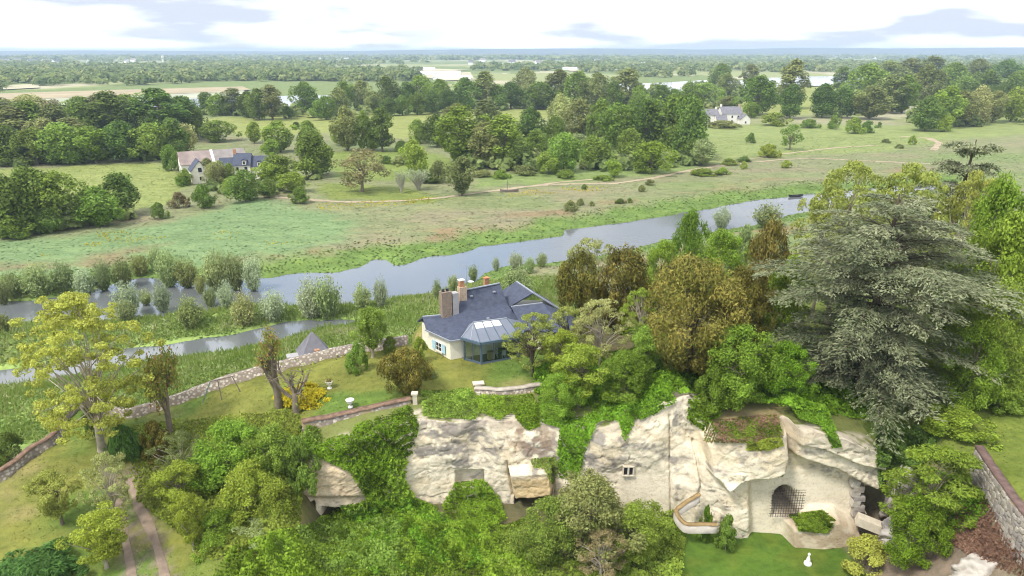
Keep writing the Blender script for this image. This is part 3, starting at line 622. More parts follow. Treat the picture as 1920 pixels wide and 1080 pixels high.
def crown_cloud(seed, H, R, z0, prof, nl, lr, nleaf, ls, asp=0.62, flat=0.82, up=0.35, jit=0.55, core=0.35, shell=(0.6, 1.08), dmode="rand", wob=0.25):
    rng = np.random.default_rng(seed); pf = PROF[prof]
    t = (np.arange(nl) + rng.uniform(0, 1, nl)) / nl; rng.shuffle(t)
    ph = rng.uniform(0, 2 * np.pi, nl); fr = np.sqrt(rng.uniform(core ** 2, 1, nl))
    lrad = lr * rng.uniform(0.55, 1.2, nl)
    asym = 1 + wob * np.sin(ph * 2 + rng.uniform(0, 6)) * 0.6 + wob * np.sin(ph * 3 + rng.uniform(0, 6)) * 0.5
    rad = np.maximum(R * pf(t) * asym - lrad * 0.75, 0) * fr
    zc = z0 + lrad * flat * 0.8 + t * (H - z0 - 1.5 * lrad * flat)
    C = np.c_[rad * np.cos(ph), rad * np.sin(ph), zc]
    w = lrad ** 2; k = rng.choice(nl, nleaf, p=w / w.sum())
    v = rdir(rng, nleaf); ax = norm(np.c_[C[k, 0], C[k, 1], (C[k, 2] - (z0 + H) * 0.42) * 0.8] + 1e-3)
    dot = (v * ax).sum(-1); flip = (dot < -0.25) & (rng.uniform(size=nleaf) < 0.75); v[flip] -= 2 * (dot[flip])[:, None] * ax[flip]
    rr = rng.uniform(shell[0], shell[1], nleaf) * lrad[k]
    P = C[k] + v * rr[:, None] * np.array([1, 1, flat])
    N = v * 0.8 + np.array([0, 0, up]) + rng.normal(size=(nleaf, 3)) * jit
    if dmode == "rand": D = rng.normal(size=(nleaf, 3))
    elif dmode == "up": D = v * 0.6 + np.array([0, 0, 1.0]) + rng.normal(size=(nleaf, 3)) * 0.35; N = v * 0.9 + rng.normal(size=(nleaf, 3)) * jit
    elif dmode == "out": D = v * np.array([1, 1, 0.3]) + np.array([0, 0, -0.25]) + rng.normal(size=(nleaf, 3)) * 0.45; N = np.array([0, 0, 1.0]) + v * 0.5 + rng.normal(size=(nleaf, 3)) * jit
    L = ls * rng.uniform(0.6, 1.35, nleaf); V, F = leaf_quads(P, N, D, L, L * asp * rng.uniform(0.8, 1.2, nleaf))
    lt = rng.uniform(0, 1, nl); tint = np.clip(0.5 + 0.42 * (lt[k] - 0.5) + rng.normal(size=nleaf) * 0.2, 0, 1)
    return V, F, tint, C, lrad
def trunk_cloud(seed, H, C, tr, top=0.55, lean=0.04, nlimb=10, sides=6, thin=1.0):
    rng = np.random.default_rng(seed + 5); n = 6; pts = [np.array([0, 0, -0.4])]
    wv = rng.normal(size=2) * lean * H
    for i in range(1, n + 1):
        f = i / n; pts.append(np.array([wv[0] * f * f + rng.normal() * 0.012 * H * f, wv[1] * f * f + rng.normal() * 0.012 * H * f, top * H * f]))
    parts = [tube_np(pts, [tr * (1.35 if i == 0 else 1.0 - 0.55 * i / n) for i in range(n + 1)], sides + 2)]
    idx = rng.permutation(len(C))[:nlimb]
    for j in idx:
        s = rng.uniform(0.35, 0.98); k = s * n; i0 = min(int(k), n - 1); b = pts[i0] + (pts[i0 + 1] - pts[i0]) * (k - i0); e = C[j]
        if e[2] < b[2] - 0.1 * H: b = pts[2]
        mid1 = b + (e - b) * 0.4 + np.array([0, 0, 0.06 * H]) + rng.normal(size=3) * 0.02 * H; mid2 = b + (e - b) * 0.75 + np.array([0, 0, 0.03 * H]) + rng.normal(size=3) * 0.02 * H
        r = tr * rng.uniform(0.28, 0.45) * thin
        parts.append(tube_np([b, mid1, mid2, e], [r, r * 0.75, r * 0.5, r * 0.15], sides))
    return join_np(parts)
class Proto:
    def __init__(s, crown, trunk, W, H): s.crown, s.trunk, s.W, s.H = crown, trunk, W, H
def broad(name, seed, W, H, z0, prof, nl, lr, nleaf, ls, mat="oak", bark=None, tr=None, top=0.55, nlimb=10, thin=1.0, **kw):
    V, F, tint, C, lr_ = crown_cloud(seed, H, W / 2, z0 * H, prof, nl, lr, nleaf, ls, **kw)
    cm_ = raw_mesh(name + "_crown", V, F, LM[mat], tint=tint)
    tv, tf = trunk_cloud(seed, H, C, tr or H * 0.028, top, nlimb=nlimb, thin=thin); tm = raw_mesh(name + "_trunk", tv, tf, bark or BARK, smooth=True)
    return Proto(cm_, tm, W, H)

PR = {}
PR["round"] = [broad("round_tree", 10 + i, 11, 12, 0.05, "round", 44, 2.0, 5200, 0.62, tr=0.3, up=0.55, core=0.1, wob=0.35, flat=1.05, jit=0.65) for i in range(7)]
PR["oval"] = [broad("oval_tree", 30 + i, 10, 14, 0.08, "oval", 44, 1.8, 5000, 0.62, tr=0.3, up=0.55, core=0.1, wob=0.35, flat=1.1, jit=0.65) for i in range(5)]
PR["tall"] = [broad("tall_tree", 40 + i, 8, 18, 0.10, "tall", 46, 1.7, 5000, 0.64, tr=0.32, flat=1.0, up=0.7, core=0.1, wob=0.35) for i in range(4)]
PR["bush"] = [broad("bush", 50 + i, 8, 5, 0.0, "dome", 26, 1.4, 2800, 0.45, tr=0.12, top=0.4, up=0.7) for i in range(4)]
PR["sparse"] = [broad("sparse_tree", 60 + i, 11, 11, 0.14, "round", 34, 1.5, 2300, 0.5, tr=0.32, nlimb=26, thin=0.8) for i in range(2)]
# trees of the near slope
PR["near_round"] = [broad("near_tree", 100 + i, 9, 9, 0.03, "round", 80, 1.05, 22000, 0.25, tr=0.22, nlimb=24, asp=0.55, jit=0.6, up=0.6, shell=(0.3, 1.15), wob=0.4) for i in range(4)]
PR["near_fan"] = [broad("near_fan_tree", 110 + i, 9, 8, 0.20, "fan", 60, 0.95, 13000, 0.23, tr=0.24, nlimb=34, thin=0.9, flat=0.6, core=0.2) for i in range(2)]
PR["near_open"] = [broad("open_tree", 120 + i, 9, 9, 0.22, "round", 110, 0.62, 11000, 0.19, tr=0.22, nlimb=50, thin=0.8, flat=0.55, bark=BARKL) for i in range(3)]
PR["golden"] = [broad("golden_tree", 118, 12, 13, 0.20, "round", 260, 0.60, 32000, 0.20, tr=0.36, nlimb=50, thin=0.5, flat=0.5, core=0.25, bark=BARKL, top=0.36, wob=0.4)]
PR["near_bush"] = [broad("near_bush", 130 + i, 5, 3.6, 0.0, "dome", 48, 0.62, 9500, 0.19, tr=0.09, top=0.35, nlimb=12) for i in range(4)]
PR["feather"] = [broad("feathery_tree", 140, 9, 10, 0.08, "oval", 60, 1.1, 13000, 0.34, tr=0.16, nlimb=40, thin=0.8, flat=0.4, asp=0.4, dmode="out")]
PR["juniper"] = [broad("juniper", 145 + i, 6, 1.6, 0.0, "dome", 40, 0.7, 7000, 0.34, tr=0.08, top=0.3, nlimb=8, flat=0.5, asp=0.28, dmode="out") for i in range(2)]
PR["yew"] = [broad("yew", 150 + i, 11, 13, 0.03, "oval", 120, 1.15, 30000, 0.36, mat="yew", bark=BARKD, tr=0.35, nlimb=20, asp=0.30, dmode="up", flat=1.25, shell=(0.5, 1.12), jit=0.4) for i in range(2)]
PR["yewcol"] = [broad("upright_yew", 156 + i, 7, 10, 0.0, "tall", 50, 1.0, 12000, 0.42, mat="yewg", bark=BARKD, tr=0.25, nlimb=12, asp=0.28, dmode="up", flat=1.7, shell=(0.4, 1.1), jit=0.4) for i in range(2)]
PR["yewball"] = [broad("rounded_yew", 160, 4.4, 4.6, 0.0, "oval", 60, 0.62, 14000, 0.22, mat="yewg", bark=BARKD, tr=0.12, nlimb=10, asp=0.32, dmode="up", flat=1.3, jit=0.4)]
PR["column"] = [broad("column_tree", 165, 3.6, 5.2, 0.20, "oval", 44, 0.55, 9000, 0.20, mat="oak", bark=BARKL, tr=0.17, nlimb=14, asp=0.45, dmode="up", flat=1.3)]

def willow(seed, W, H, nst, nleaf, ls):
    rng = np.random.default_rng(seed); parts = []; P = []; D = []
    for k in range(nst):
        az = rng.uniform(0, 2 * np.pi); r = W / 2 * math.sqrt(rng.uniform(0.02, 1)); h = H * (1 - 0.45 * (r / (W / 2)) ** 2) * rng.uniform(0.72, 1.04)
        b = np.array([0.22 * r * math.cos(az), 0.22 * r * math.sin(az), -0.1]); e = np.array([r * math.cos(az), r * math.sin(az), h])
        m = b + (e - b) * 0.5 + np.array([math.cos(az), math.sin(az), 0]) * 0.12 * r
        if k % 3 == 0: parts.append(tube_np([b, m, e], [0.06, 0.04, 0.015], 4))
        nn = nleaf // nst; s = rng.uniform(0.10, 1.0, nn)[:, None]
        q = (1 - s) ** 2 * b + 2 * s * (1 - s) * m + s * s * e; P.append(q + rng.normal(size=(nn, 3)) * np.array([0.085 * W, 0.085 * W, 0.05 * H]) * (0.6 + 0.4 * s)); D.append(np.repeat(norm((e - b)[None]), nn, 0))
    P = np.concatenate(P); P[:, 2] = np.maximum(P[:, 2], 0.05); D = np.concatenate(D); n = len(P)
    D = D + rng.normal(size=(n, 3)) * 0.35; N = np.c_[P[:, :2], np.full(n, 1.0)] * 0.3 + rng.normal(size=(n, 3)) * 0.6
    N[:, 2] += 0.5; L = ls * rng.uniform(0.6, 1.3, n); V, F = leaf_quads(P, N, D, L, L * 0.36); tint = np.clip(0.5 + rng.normal(size=n) * 0.22, 0, 1)
    tv, tf = join_np(parts)
    return Proto(raw_mesh("willow_crown", V, F, LM["willow"], tint=tint), raw_mesh("willow_stems", tv, tf, BARK, smooth=True), W, H)
PR["willow"] = [willow(170 + i, 4.4, 5.2, 46 + 8 * i, 4200, 0.42) for i in range(6)]

def cedar(seed, R, H, nb=92, lean=(0, 0), tiers=10):
    rng = np.random.default_rng(seed); parts = []; P = []; N = []; D = []; T = []
    tp = [np.array([lean[0] * f * f, lean[1] * f * f, -0.5 + H * 0.97 * f]) for f in np.linspace(0, 1, 9)]
    parts.append(tube_np(tp, [0.62 * (1.3 - f * 1.22) for f in np.linspace(0, 1, 9)], 9))
    for k in range(nb):
        ti = int((k + 0.5) / nb * tiers); f = min(0.985, 0.06 + 0.93 * ((ti + 0.5 + rng.normal() * 0.13) / tiers)); az = k * 2.39996 + rng.normal() * 0.3
        pr = (0.86 + 0.14 * math.sin(f * 11 + seed)) * (1.03 - f ** 3.8) ** 0.62 * (0.62 + 0.38 * min(1, f / 0.3))
        Lb = R * pr * rng.uniform(0.66, 1.1); Lb = max(Lb, 0.12 * R)
        i = f * 8; i0 = min(int(i), 7); b = tp[i0] + (tp[i0 + 1] - tp[i0]) * (i - i0)
        u = np.array([math.cos(az), math.sin(az), 0]); sv = np.array([-u[1], u[0], 0]); rise = 0.16 * Lb * (0.4 + f); drop = Lb * (0.10 + 0.30 * max(0.0, 0.4 - f) / 0.4)
        def br(s): return b + u * Lb * s + np.array([0, 0, 1]) * (rise * math.sin(min(1.0, s * 1.25) * math.pi / 2) - drop * s ** 3)
        parts.append(tube_np([br(s) for s in (0, 0.33, 0.66, 0.97)], [0.16 * (1.2 - f), 0.11 * (1.2 - f), 0.06 * (1.2 - f), 0.02], 5))
        lt = rng.uniform(0.25, 0.75)
        for s in np.linspace(0.14, 1.0, max(7, int(Lb * 2.1))):
            c = br(s)
            for side in (-1, 1):
                tl = Lb * 0.36 * (1.08 - 0.72 * s) * rng.uniform(0.6, 1.2) + 0.35; ang = rng.uniform(0.55, 1.1)
                d = u * math.cos(ang) + sv * side * math.sin(ang)
                nn = int(9 + tl * 15); q = rng.uniform(0.05, 1.0, nn)[:, None]
                pts = c + d * tl * q + np.array([0, 0, -0.10]) * tl * q ** 2 + rng.normal(size=(nn, 3)) * np.array([0.16, 0.16, 0.06])
                P.append(pts); D.append(d + u * 0.35 + rng.normal(size=(nn, 3)) * 0.45 + np.array([0, 0, -0.12]))
                N.append(np.array([0, 0, 1.0]) + d * 0.15 + rng.normal(size=(nn, 3)) * 0.33); T.append(np.clip(lt + rng.normal(size=nn) * 0.2, 0, 1))
    P, N, D, T = map(np.concatenate, (P, N, D, T)); n = len(P); L = 0.31 * rng.uniform(0.6, 1.35, n)
    V, F = leaf_quads(P, N, D, L, L * 0.31); tv, tf = join_np(parts)
    return Proto(raw_mesh("cedar_crown", V, F, LM["cedar"], tint=T), raw_mesh("cedar_trunk", tv, tf, BARKD, smooth=True), 2 * R, H)
PR["cedar"] = [cedar(7, 10.5, 19.5, 120, (0.6, 0.3)), cedar(8, 6.5, 11, 84, (-0.6, 0), 8)]

def pollard(seed, H, tr, knobs, leafmat, nleaf, spread, bare=0.4, bark=BARKL):
    """short thick trunk, stubby limbs ending in swollen heads with twigs and a few leaves"""
    rng = np.random.default_rng(seed); parts = []; P = []; th = H * 0.42
    tp = [np.array([0, 0, -0.3]), np.array([rng.normal() * 0.05, rng.normal() * 0.05, th * 0.5]), np.array([rng.normal() * 0.1, rng.normal() * 0.1, th])]
    parts.append(tube_np(tp, [tr * 1.3, tr, tr * 1.05], 9))
    for k in range(knobs):
        az = 2 * np.pi * k / knobs + rng.normal() * 0.4; el = rng.uniform(0.5, 1.35); L = (H - th) * rng.uniform(0.55, 1.0); u = np.array([math.cos(az) * math.cos(el) * spread, math.sin(az) * math.cos(el) * spread, math.sin(el)])
        b = tp[2] - np.array([0, 0, rng.uniform(0, 0.45) * th]); m = b + u * L * 0.5 + rng.normal(size=3) * 0.1; e = b + u * L
        r = tr * rng.uniform(0.35, 0.55); parts.append(tube_np([b, m, e - u * 0.15, e, e + u * 0.12], [r, r * 0.8, r * 0.7, r * 1.25, r * 0.5], 6))
        for j in range(6):
            d = norm((u + rng.normal(size=3) * 0.7)[None])[0]; q = e + d * rng.uniform(0.4, 1.0); parts.append(tube_np([e, e + (q - e) * 0.5 + rng.normal(size=3) * 0.05, q], [0.035, 0.025, 0.01], 4))
            if rng.uniform() > bare: nn = nleaf // (knobs * 6); P.append(q + rng.normal(size=(nn, 3)) * 0.24)
    P = np.concatenate(P); n = len(P); L = 0.22 * rng.uniform(0.6, 1.3, n); V, F = leaf_quads(P, rng.normal(size=(n, 3)) + np.array([0, 0, 0.6]), rng.normal(size=(n, 3)), L, L * 0.6)
    tv, tf = join_np(parts)
    return Proto(raw_mesh("pollard_crown", V, F, LM[leafmat], tint=np.clip(0.5 + rng.normal(size=n) * 0.25, 0, 1)), raw_mesh("pollard_trunk", tv, tf, bark, smooth=True), H * 0.7, H)
PR["pollard"] = [pollard(201, 6.0, 0.42, 17, "rust", 3200, 0.5, 0.45, BARK), pollard(202, 4.2, 0.26, 9, "rust", 3000, 0.6, 0.15, BARK), pollard(203, 3.6, 0.20, 11, "lime", 200, 1.1, 0.85)]

def bare_shrub(seed, W, H, n):
    rng = np.random.default_rng(seed); parts = []; P = []
    for k in range(n):
        az = rng.uniform(0, 6.28); r = W / 2 * math.sqrt(rng.uniform(0, 1)); h = H * rng.uniform(0.6, 1)
        e = np.array([r * math.cos(az), r * math.sin(az), h]); m = e * np.array([0.35, 0.35, 0.5]); parts.append(tube_np([np.zeros(3), m, e], [0.11, 0.08, 0.03], 4))
        P.append(e + rng.normal(size=(14, 3)) * np.array([0.25, 0.25, 0.5]))
    P = np.concatenate(P); nn = len(P); L = 0.5 * rng.uniform(0.5, 1.2, nn); V, F = leaf_quads(P, rng.normal(size=(nn, 3)), rng.normal(size=(nn, 3)) * 0.5 + np.array([0, 0, 1]), L, L * 0.4); tv, tf = join_np(parts)
    return Proto(raw_mesh("bare_crown", V, F, LM["silver"], tint=rng.uniform(0.4, 1, nn)), raw_mesh("bare_stems", tv, tf, plain("grey_twig", (0.42, 0.39, 0.33), 0.9, 0.1)), W, H)
PR["bare"] = [bare_shrub(210, 4, 7, 60)]

RNG = random.Random(4)
NTREE = [0]
def plant(name, proto, x, y, z, w, h, label, cat="tree", group=None, mat=None, rz=None, bark=None, trunk="trunk"):
    r = empty(name, (x, y, z), RNG.uniform(0, 6.28) if rz is None else rz, label, cat, group); r.scale = (w / proto.W, w / proto.W, h / proto.H)
    for nm, me, m in ((trunk, proto.trunk, bark), ("crown" if cat == "tree" else "foliage", proto.crown, LM[mat] if mat else None)):
        o = link(nm, me, r)
        if m: o.material_slots[0].link = 'OBJECT'; o.material_slots[0].material = m
    NTREE[0] += 1
    return r
def depth_of(x, y, z): return y * CT - (z - CAMZ) * ST
def px_spot(cx, top, base, wpx, zg=None):
    """spot, width and height of a thing that spans rows top..base at column cx, standing on the ground"""
    z = 2.0 if zg is None else zg
    for _ in range(3):
        x, y = at(cx, base, z); d = depth_of(x, y, z); w = wpx * d / FPX
        if zg is None: z = max(tz(x, y), 0.15)
    k = (y + 0.3 * w) / y; x *= k; y *= k
    return x, y, w, CAMZ - y * math.tan(depy(top)) - z, z
def near(name, proto, cx, top, Y, wpx, label, cat="tree", zb=None, h=None, **kw):
    """a plant whose top is seen at row top, standing Y metres out, wpx columns wide"""
    x, _, zt_ = onY(cx, top, Y); z = tz(x, Y) if zb is None else zb
    w = wpx * depth_of(x, Y, (zt_ + z) / 2) / FPX
    return plant(name, proto, x, Y, z - 0.05, w, (zt_ - z) if h is None else h, label, cat, **kw)
# ------------------------------------------------------------------ trees of the plain, row by row
ORD = ["first", "second", "third", "fourth", "fifth", "sixth", "seventh", "eighth", "ninth", "tenth", "eleventh", "twelfth", "thirteenth", "fourteenth", "fifteenth", "sixteenth", "seventeenth", "eighteenth", "nineteenth", "twentieth",
       "twenty-first", "twenty-second", "twenty-third", "twenty-fourth", "twenty-fifth", "twenty-sixth", "twenty-seventh", "twenty-eighth", "twenty-ninth", "thirtieth"]
KIND = dict(r=("round", "oak", "rounded mid-green"), d=("round", "dark", "rounded dark green"), m=("oval", "mid", "oval fresh-green"), o=("oval", "olive", "oval olive-green"), p=("round", "pale", "pale yellowish"),
            t=("tall", "oak", "tall green"), T=("tall", "dark", "tall dark green"), w=("tall", "olive", "tall olive-grey"), b=("round", "bright", "rounded bright green"), s=("sparse", "tan", "thinly leaved brownish"), l=("round", "lime", "yellow-green"),
            v=("oval", "willow", "grey-green"))
def row(where, group, items, ws=1.15, hs=1.16):
    for i, (cx, top, base, wpx, k) in enumerate(sorted(items)):
        pk, mat, look = KIND[k]; x, y, w, h, z = px_spot(cx, top, base, wpx)
        plant("broadleaf_tree", RNG.choice(PR[pk]), x, y, z - 0.1, w * ws, h * hs, f"{look} tree, {ORD[i]} from left {where}", "tree", group, mat=mat)
row("in the near left clump", "trees at the near meadow corner", [(-15, 340, 446, 80, "d"), (25, 345, 447, 80, "d"), (72, 330, 440, 100, "d"), (122, 336, 435, 82, "r"), (187, 360, 428, 84, "r"), (232, 335, 408, 78, "d"), (28, 412, 452, 66, "r"), (95, 395, 440, 60, "d")])
row("in the front rank of the left wood", "front rank of the left wood", [(-25, 250, 314, 80, "r"), (20, 245, 313, 80, "d"), (72, 250, 312, 76, "r"), (128, 240, 311, 82, "r"), (182, 246, 309, 78, "m"), (235, 238, 307, 85, "d"), (288, 240, 304, 78, "r"), (328, 232, 298, 66, "d"), (322, 277, 322, 32, "r")])
row("in the middle rank of the left wood", "middle rank of the left wood", [(-20, 205, 282, 90, "r"), (28, 208, 280, 84, "w"), (68, 200, 276, 80, "r"), (112, 205, 275, 76, "o"), (160, 200, 272, 80, "d"), (214, 184, 270, 74, "T"), (262, 205, 268, 66, "d"), (304, 178, 268, 78, "T"), (350, 190, 262, 62, "T"), (90, 230, 285, 60, "p"), (140, 228, 284, 64, "w")])
row("in the back rank of the left wood", "back rank of the left wood", [(5, 190, 240, 70, "o"), (60, 184, 236, 70, "p"), (110, 192, 236, 44, "s"), (152, 188, 236, 60, "m"), (190, 186, 234, 60, "o"), (245, 184, 232, 60, "m"), (372, 210, 262, 40, "r")])
row("in the belt behind the upper left pasture", "far belt behind the upper left pasture", [(388, 178, 214, 40, "d"), (412, 182, 218, 40, "r"), (441, 172, 217, 46, "w"), (468, 178, 222, 40, "d"), (487, 174, 226, 46, "d"), (512, 168, 226, 44, "w"), (541, 202, 223, 22, "d"), (574, 162, 216, 52, "d"), (612, 186, 226, 44, "r"), (638, 172, 222, 40, "o"), (556, 230, 242, 18, "d")])
row("around the barn and its yard", "trees around the farm", [(352, 232, 288, 58, "p"), (411, 225, 268, 62, "r"), (478, 228, 270, 34, "m"), (527, 226, 288, 62, "m"), (580, 226, 284, 50, "r"), (594, 247, 336, 84, "r"), (524, 290, 346, 80, "r"), (462, 318, 381, 62, "d"),
    (552, 322, 363, 52, "m"), (563, 350, 384, 40, "r"), (384, 345, 394, 46, "r"), (343, 328, 350, 36, "r"), (440, 306, 327, 26, "l"), (407, 302, 348, 38, "p"), (402, 286, 320, 26, "v"), (505, 303, 350, 46, "m"), (437, 330, 366, 40, "m"), (393, 296, 342, 30, "o"), (415, 300, 342, 30, "v"), (350, 316, 348, 28, "r"), (378, 310, 342, 24, "m"), (432, 306, 344, 28, "m"), (505, 335, 372, 40, "d"), (510, 262, 300, 40, "m")], 1.05, 1.0)
row("between the farm and the big copse", "trees between the farm and the copse", [(652, 210, 285, 56, "o"), (684, 220, 284, 34, "r"), (717, 213, 286, 44, "T"), (754, 266, 286, 28, "d"), (783, 230, 270, 40, "r"), (820, 222, 278, 46, "d"), (640, 228, 275, 34, "r"), (700, 236, 284, 34, "r")])
row("in the big copse mid-plain", "big copse in the middle of the plain", [(868, 214, 312, 92, "m"), (910, 240, 314, 70, "o"), (944, 228, 313, 84, "m"), (994, 212, 276, 62, "d"), (857, 203, 260, 50, "o"), (913, 194, 250, 56, "w"), (1006, 250, 300, 54, "r"), (1056, 258, 326, 62, "r"), (1027, 288, 328, 50, "r"), (1110, 264, 318, 62, "r"),
    (1050, 188, 256, 54, "p"), (1086, 197, 270, 62, "o"), (1124, 200, 276, 56, "r"), (1157, 206, 292, 80, "r"), (1180, 250, 302, 60, "r"), (1208, 200, 288, 72, "d"), (1257, 193, 292, 92, "r"), (972, 270, 316, 50, "d"), (1085, 258, 300, 46, "v"), (1125, 290, 318, 40, "d"), (1288, 195, 300, 70, "d"), (1316, 268, 312, 52, "v"), (1296, 250, 302, 50, "r"), (1040, 226, 280, 44, "r"), (890, 280, 312, 40, "r")])
row("in the belt behind the copse", "back belt behind the upper pasture", [(648, 160, 208, 44, "r"), (680, 158, 206, 44, "o"), (727, 152, 206, 44, "d"), (730, 188, 218, 34, "d"), (755, 184, 217, 34, "r"), (783, 180, 216, 34, "r"), (790, 148, 200, 50, "r"), (811, 176, 214, 36, "d"), (826, 156, 205, 50, "r"), (842, 174, 212, 40, "d"), (873, 154, 208, 54, "d"), (910, 142, 205, 44, "w"),
    (934, 166, 206, 40, "d"), (958, 160, 205, 46, "d"), (985, 136, 190, 50, "p"), (1012, 160, 206, 60, "d"), (1048, 140, 205, 46, "w"), (1083, 144, 208, 62, "r"), (1118, 146, 210, 56, "o"), (1148, 160, 212, 40, "d"), (1173, 138, 205, 60, "w"), (1196, 168, 218, 44, "r"), (1240, 166, 214, 50, "d"), (1262, 172, 212, 36, "d"), (700, 176, 212, 40, "o"), (1222, 190, 225, 44, "r"), (765, 160, 205, 40, "d")])
row("near the far white house", "trees around the far white house", [(1418, 152, 218, 70, "r"), (1482, 124, 205, 54, "w"), (1480, 166, 224, 52, "d"), (1360, 144, 184, 36, "o"), (1350, 126, 168, 44, "d"), (1404, 126, 166, 32, "w"), (1320, 160, 196, 52, "r"), (1300, 176, 210, 40, "d"), (1365, 184, 208, 44, "o"), (1408, 195, 222, 28, "b"), (1290, 160, 205, 36, "r")])
row("in the wood right of the far white house", "wood right of the far white house", [(1540, 166, 222, 54, "d"), (1577, 172, 223, 52, "d"), (1628, 170, 226, 70, "o"), (1620, 130, 195, 74, "r"), (1664, 150, 214, 50, "w"), (1690, 150, 214, 54, "m"), (1728, 134, 206, 56, "o"), (1734, 190, 247, 58, "d"), (1768, 172, 241, 60, "m"), (1800, 180, 238, 50, "o"), (1828, 172, 235, 48, "p"),
    (1860, 178, 232, 46, "o"), (1894, 172, 230, 50, "m"), (1770, 218, 248, 32, "l"), (1843, 138, 188, 52, "d"), (1780, 126, 180, 60, "r"), (1800, 150, 196, 50, "d"), (1898, 142, 192, 50, "r"), (1576, 132, 176, 34, "T"), (1660, 122, 172, 56, "o"), (1700, 118, 170, 56, "w"), (1740, 114, 165, 60, "o"), (1880, 120, 168, 56, "d"), (1925, 165, 225, 56, "o"), (1930, 130, 190, 60, "r"), (1830, 118, 165, 50, "o")])
def one(name, pk, cx, top, base, wpx, mat, label, cat="tree", group=None, i=None, zg=None, **kw):
    x, y, w, h, z = px_spot(cx, top, base, wpx, zg); return plant(name, PR[pk][i] if i is not None else RNG.choice(PR[pk]), x, y, z - 0.05, w, h, label, cat, group, mat=mat, **kw)
one("half_bare_tree", "sparse", 680, 278, 366, 112, "tan", "broad half-bare brownish tree standing alone beside the sandy path")
one("alder_tree", "oval", 867, 293, 371, 64, "olive", "lone olive-green bushy tree right on the sandy path")
one("slender_tree", "oval", 780, 262, 342, 56, "mid", "slender green tree behind the two bare whitish shrubs")
one("bare_shrub", "bare", 753, 322, 364, 24, None, "narrow bare whitish shrub beside the half-bare brown tree", "shrub", i=0)
one("bare_shrub", "bare", 784, 319, 359, 42, None, "wide bare whitish shrub left of the lone olive tree", "shrub", i=0)
one("bright_tree", "round", 1220, 264, 329, 84, "bright", "lone dense bright green tree at the right end of the copse")
one("small_tree", "oval", 1150, 298, 334, 38, "mid", "small pale green tree just left of the lone bright green tree")
one("pasture_tree", "sparse", 1480, 232, 283, 50, "oak", "open-crowned lone tree in the pasture below the far white house")
one("lone_bush", "bush", 300, 379, 413, 34, "dark", "small round dark bush alone at the edge of the left meadow", "bush")
one("grey_bush", "bush", 337, 360, 392, 40, "tan", "brownish-grey bush at the corner below the barn", "bush")
BUSH = [(907, 318, 334, 44, "olive", "olive hedge bush in front of the big copse"), (940, 318, 337, 40, "mid", "round green bush on the grass before the big copse"), (757, 290, 310, 52, "olive", "low olive thicket behind the bare whitish shrubs"), (723, 292, 308, 30, "dark", "dark low bush behind the half-bare brown tree"),
        (825, 300, 345, 50, "olive", "loose olive bush left of the lone olive tree"), (800, 322, 345, 50, "dark", "dark bush at the foot of the slender green tree"), (985, 310, 330, 60, "olive", "long olive bush under the big copse edge"), (1060, 318, 335, 50, "mid", "low green bush by the yellow-flowered verge"),
        (1563, 216, 243, 27, "oak", "single rounded bush right of the tall two-tiered tree"), (1600, 220, 252, 40, "mid", "broad green bush in the right pasture, left of its darker twin"), (1625, 226, 250, 30, "dark", "darker small bush touching the broad pasture bush"), (1517, 223, 241, 42, "oak", "low bush at the foot of the tall two-tiered tree"), (1452, 211, 237, 60, "mid", "wide garden hedge right of the far white house"),
        (1358, 226, 242, 80, "olive", "long low hedge in front of the far white house"), (1407, 249, 269, 21, "dark", "small dark round bush in the pasture below the far house hedge"), (1441, 270, 297, 48, "lime", "pale green low bush beside the open-crowned pasture tree"), (1710, 254, 272, 18, "mid", "tiny tree-like bush near the bend of the sandy track"),
        (1648, 228, 240, 10, "dark", "very small upright bush in the right pasture"), (1473, 300, 316, 24, "lime", "small pale bush between the two meadow tracks"), (1367, 297, 311, 38, "mid", "green low bush left of the meadow fork"), (1395, 293, 305, 32, "dark", "dark low bush at the meadow fork"),
        (1322, 316, 331, 70, "bright", "long flat bright green bramble bush on the meadow"), (1355, 314, 329, 30, "bright", "short bright green bramble at the end of the long one"), (1394, 302, 318, 16, "lime", "tiny pale bush near the meadow fork"), (1685, 270, 279, 18, "olive", "flat grey-green scrub bush by the right track"), (1662, 260, 269, 18, "olive", "flat grey-green scrub bush nearer the right pasture"),
        (1070, 376, 397, 32, "olive", "largest olive scrub bush on the river meadow"), (1088, 372, 386, 20, "olive", "small olive scrub bush behind the largest one"), (1163, 372, 383, 24, "dark", "dark flat scrub bush on the river meadow"), (1181, 371, 381, 13, "dark", "tiny dark scrub bush beside the flat dark one"), (1110, 377, 387, 14, "olive", "tiny olive scrub bush on the river meadow"),
        (1095, 345, 356, 14, "dark", "tiny dark bush just below the sandy path"), (1203, 347, 360, 22, "olive", "small olive bush below the lone bright green tree"), (1218, 336, 348, 20, "olive", "low bush on the path under the lone bright green tree"), (1130, 328, 340, 44, "mid", "low scrub skirt around the small pale tree")]
for (cx, top, base, wp, m_, lab) in BUSH:
    one("bush", "bush", cx, top, base, wp, m_, lab, "bush", "bushes of the plain")
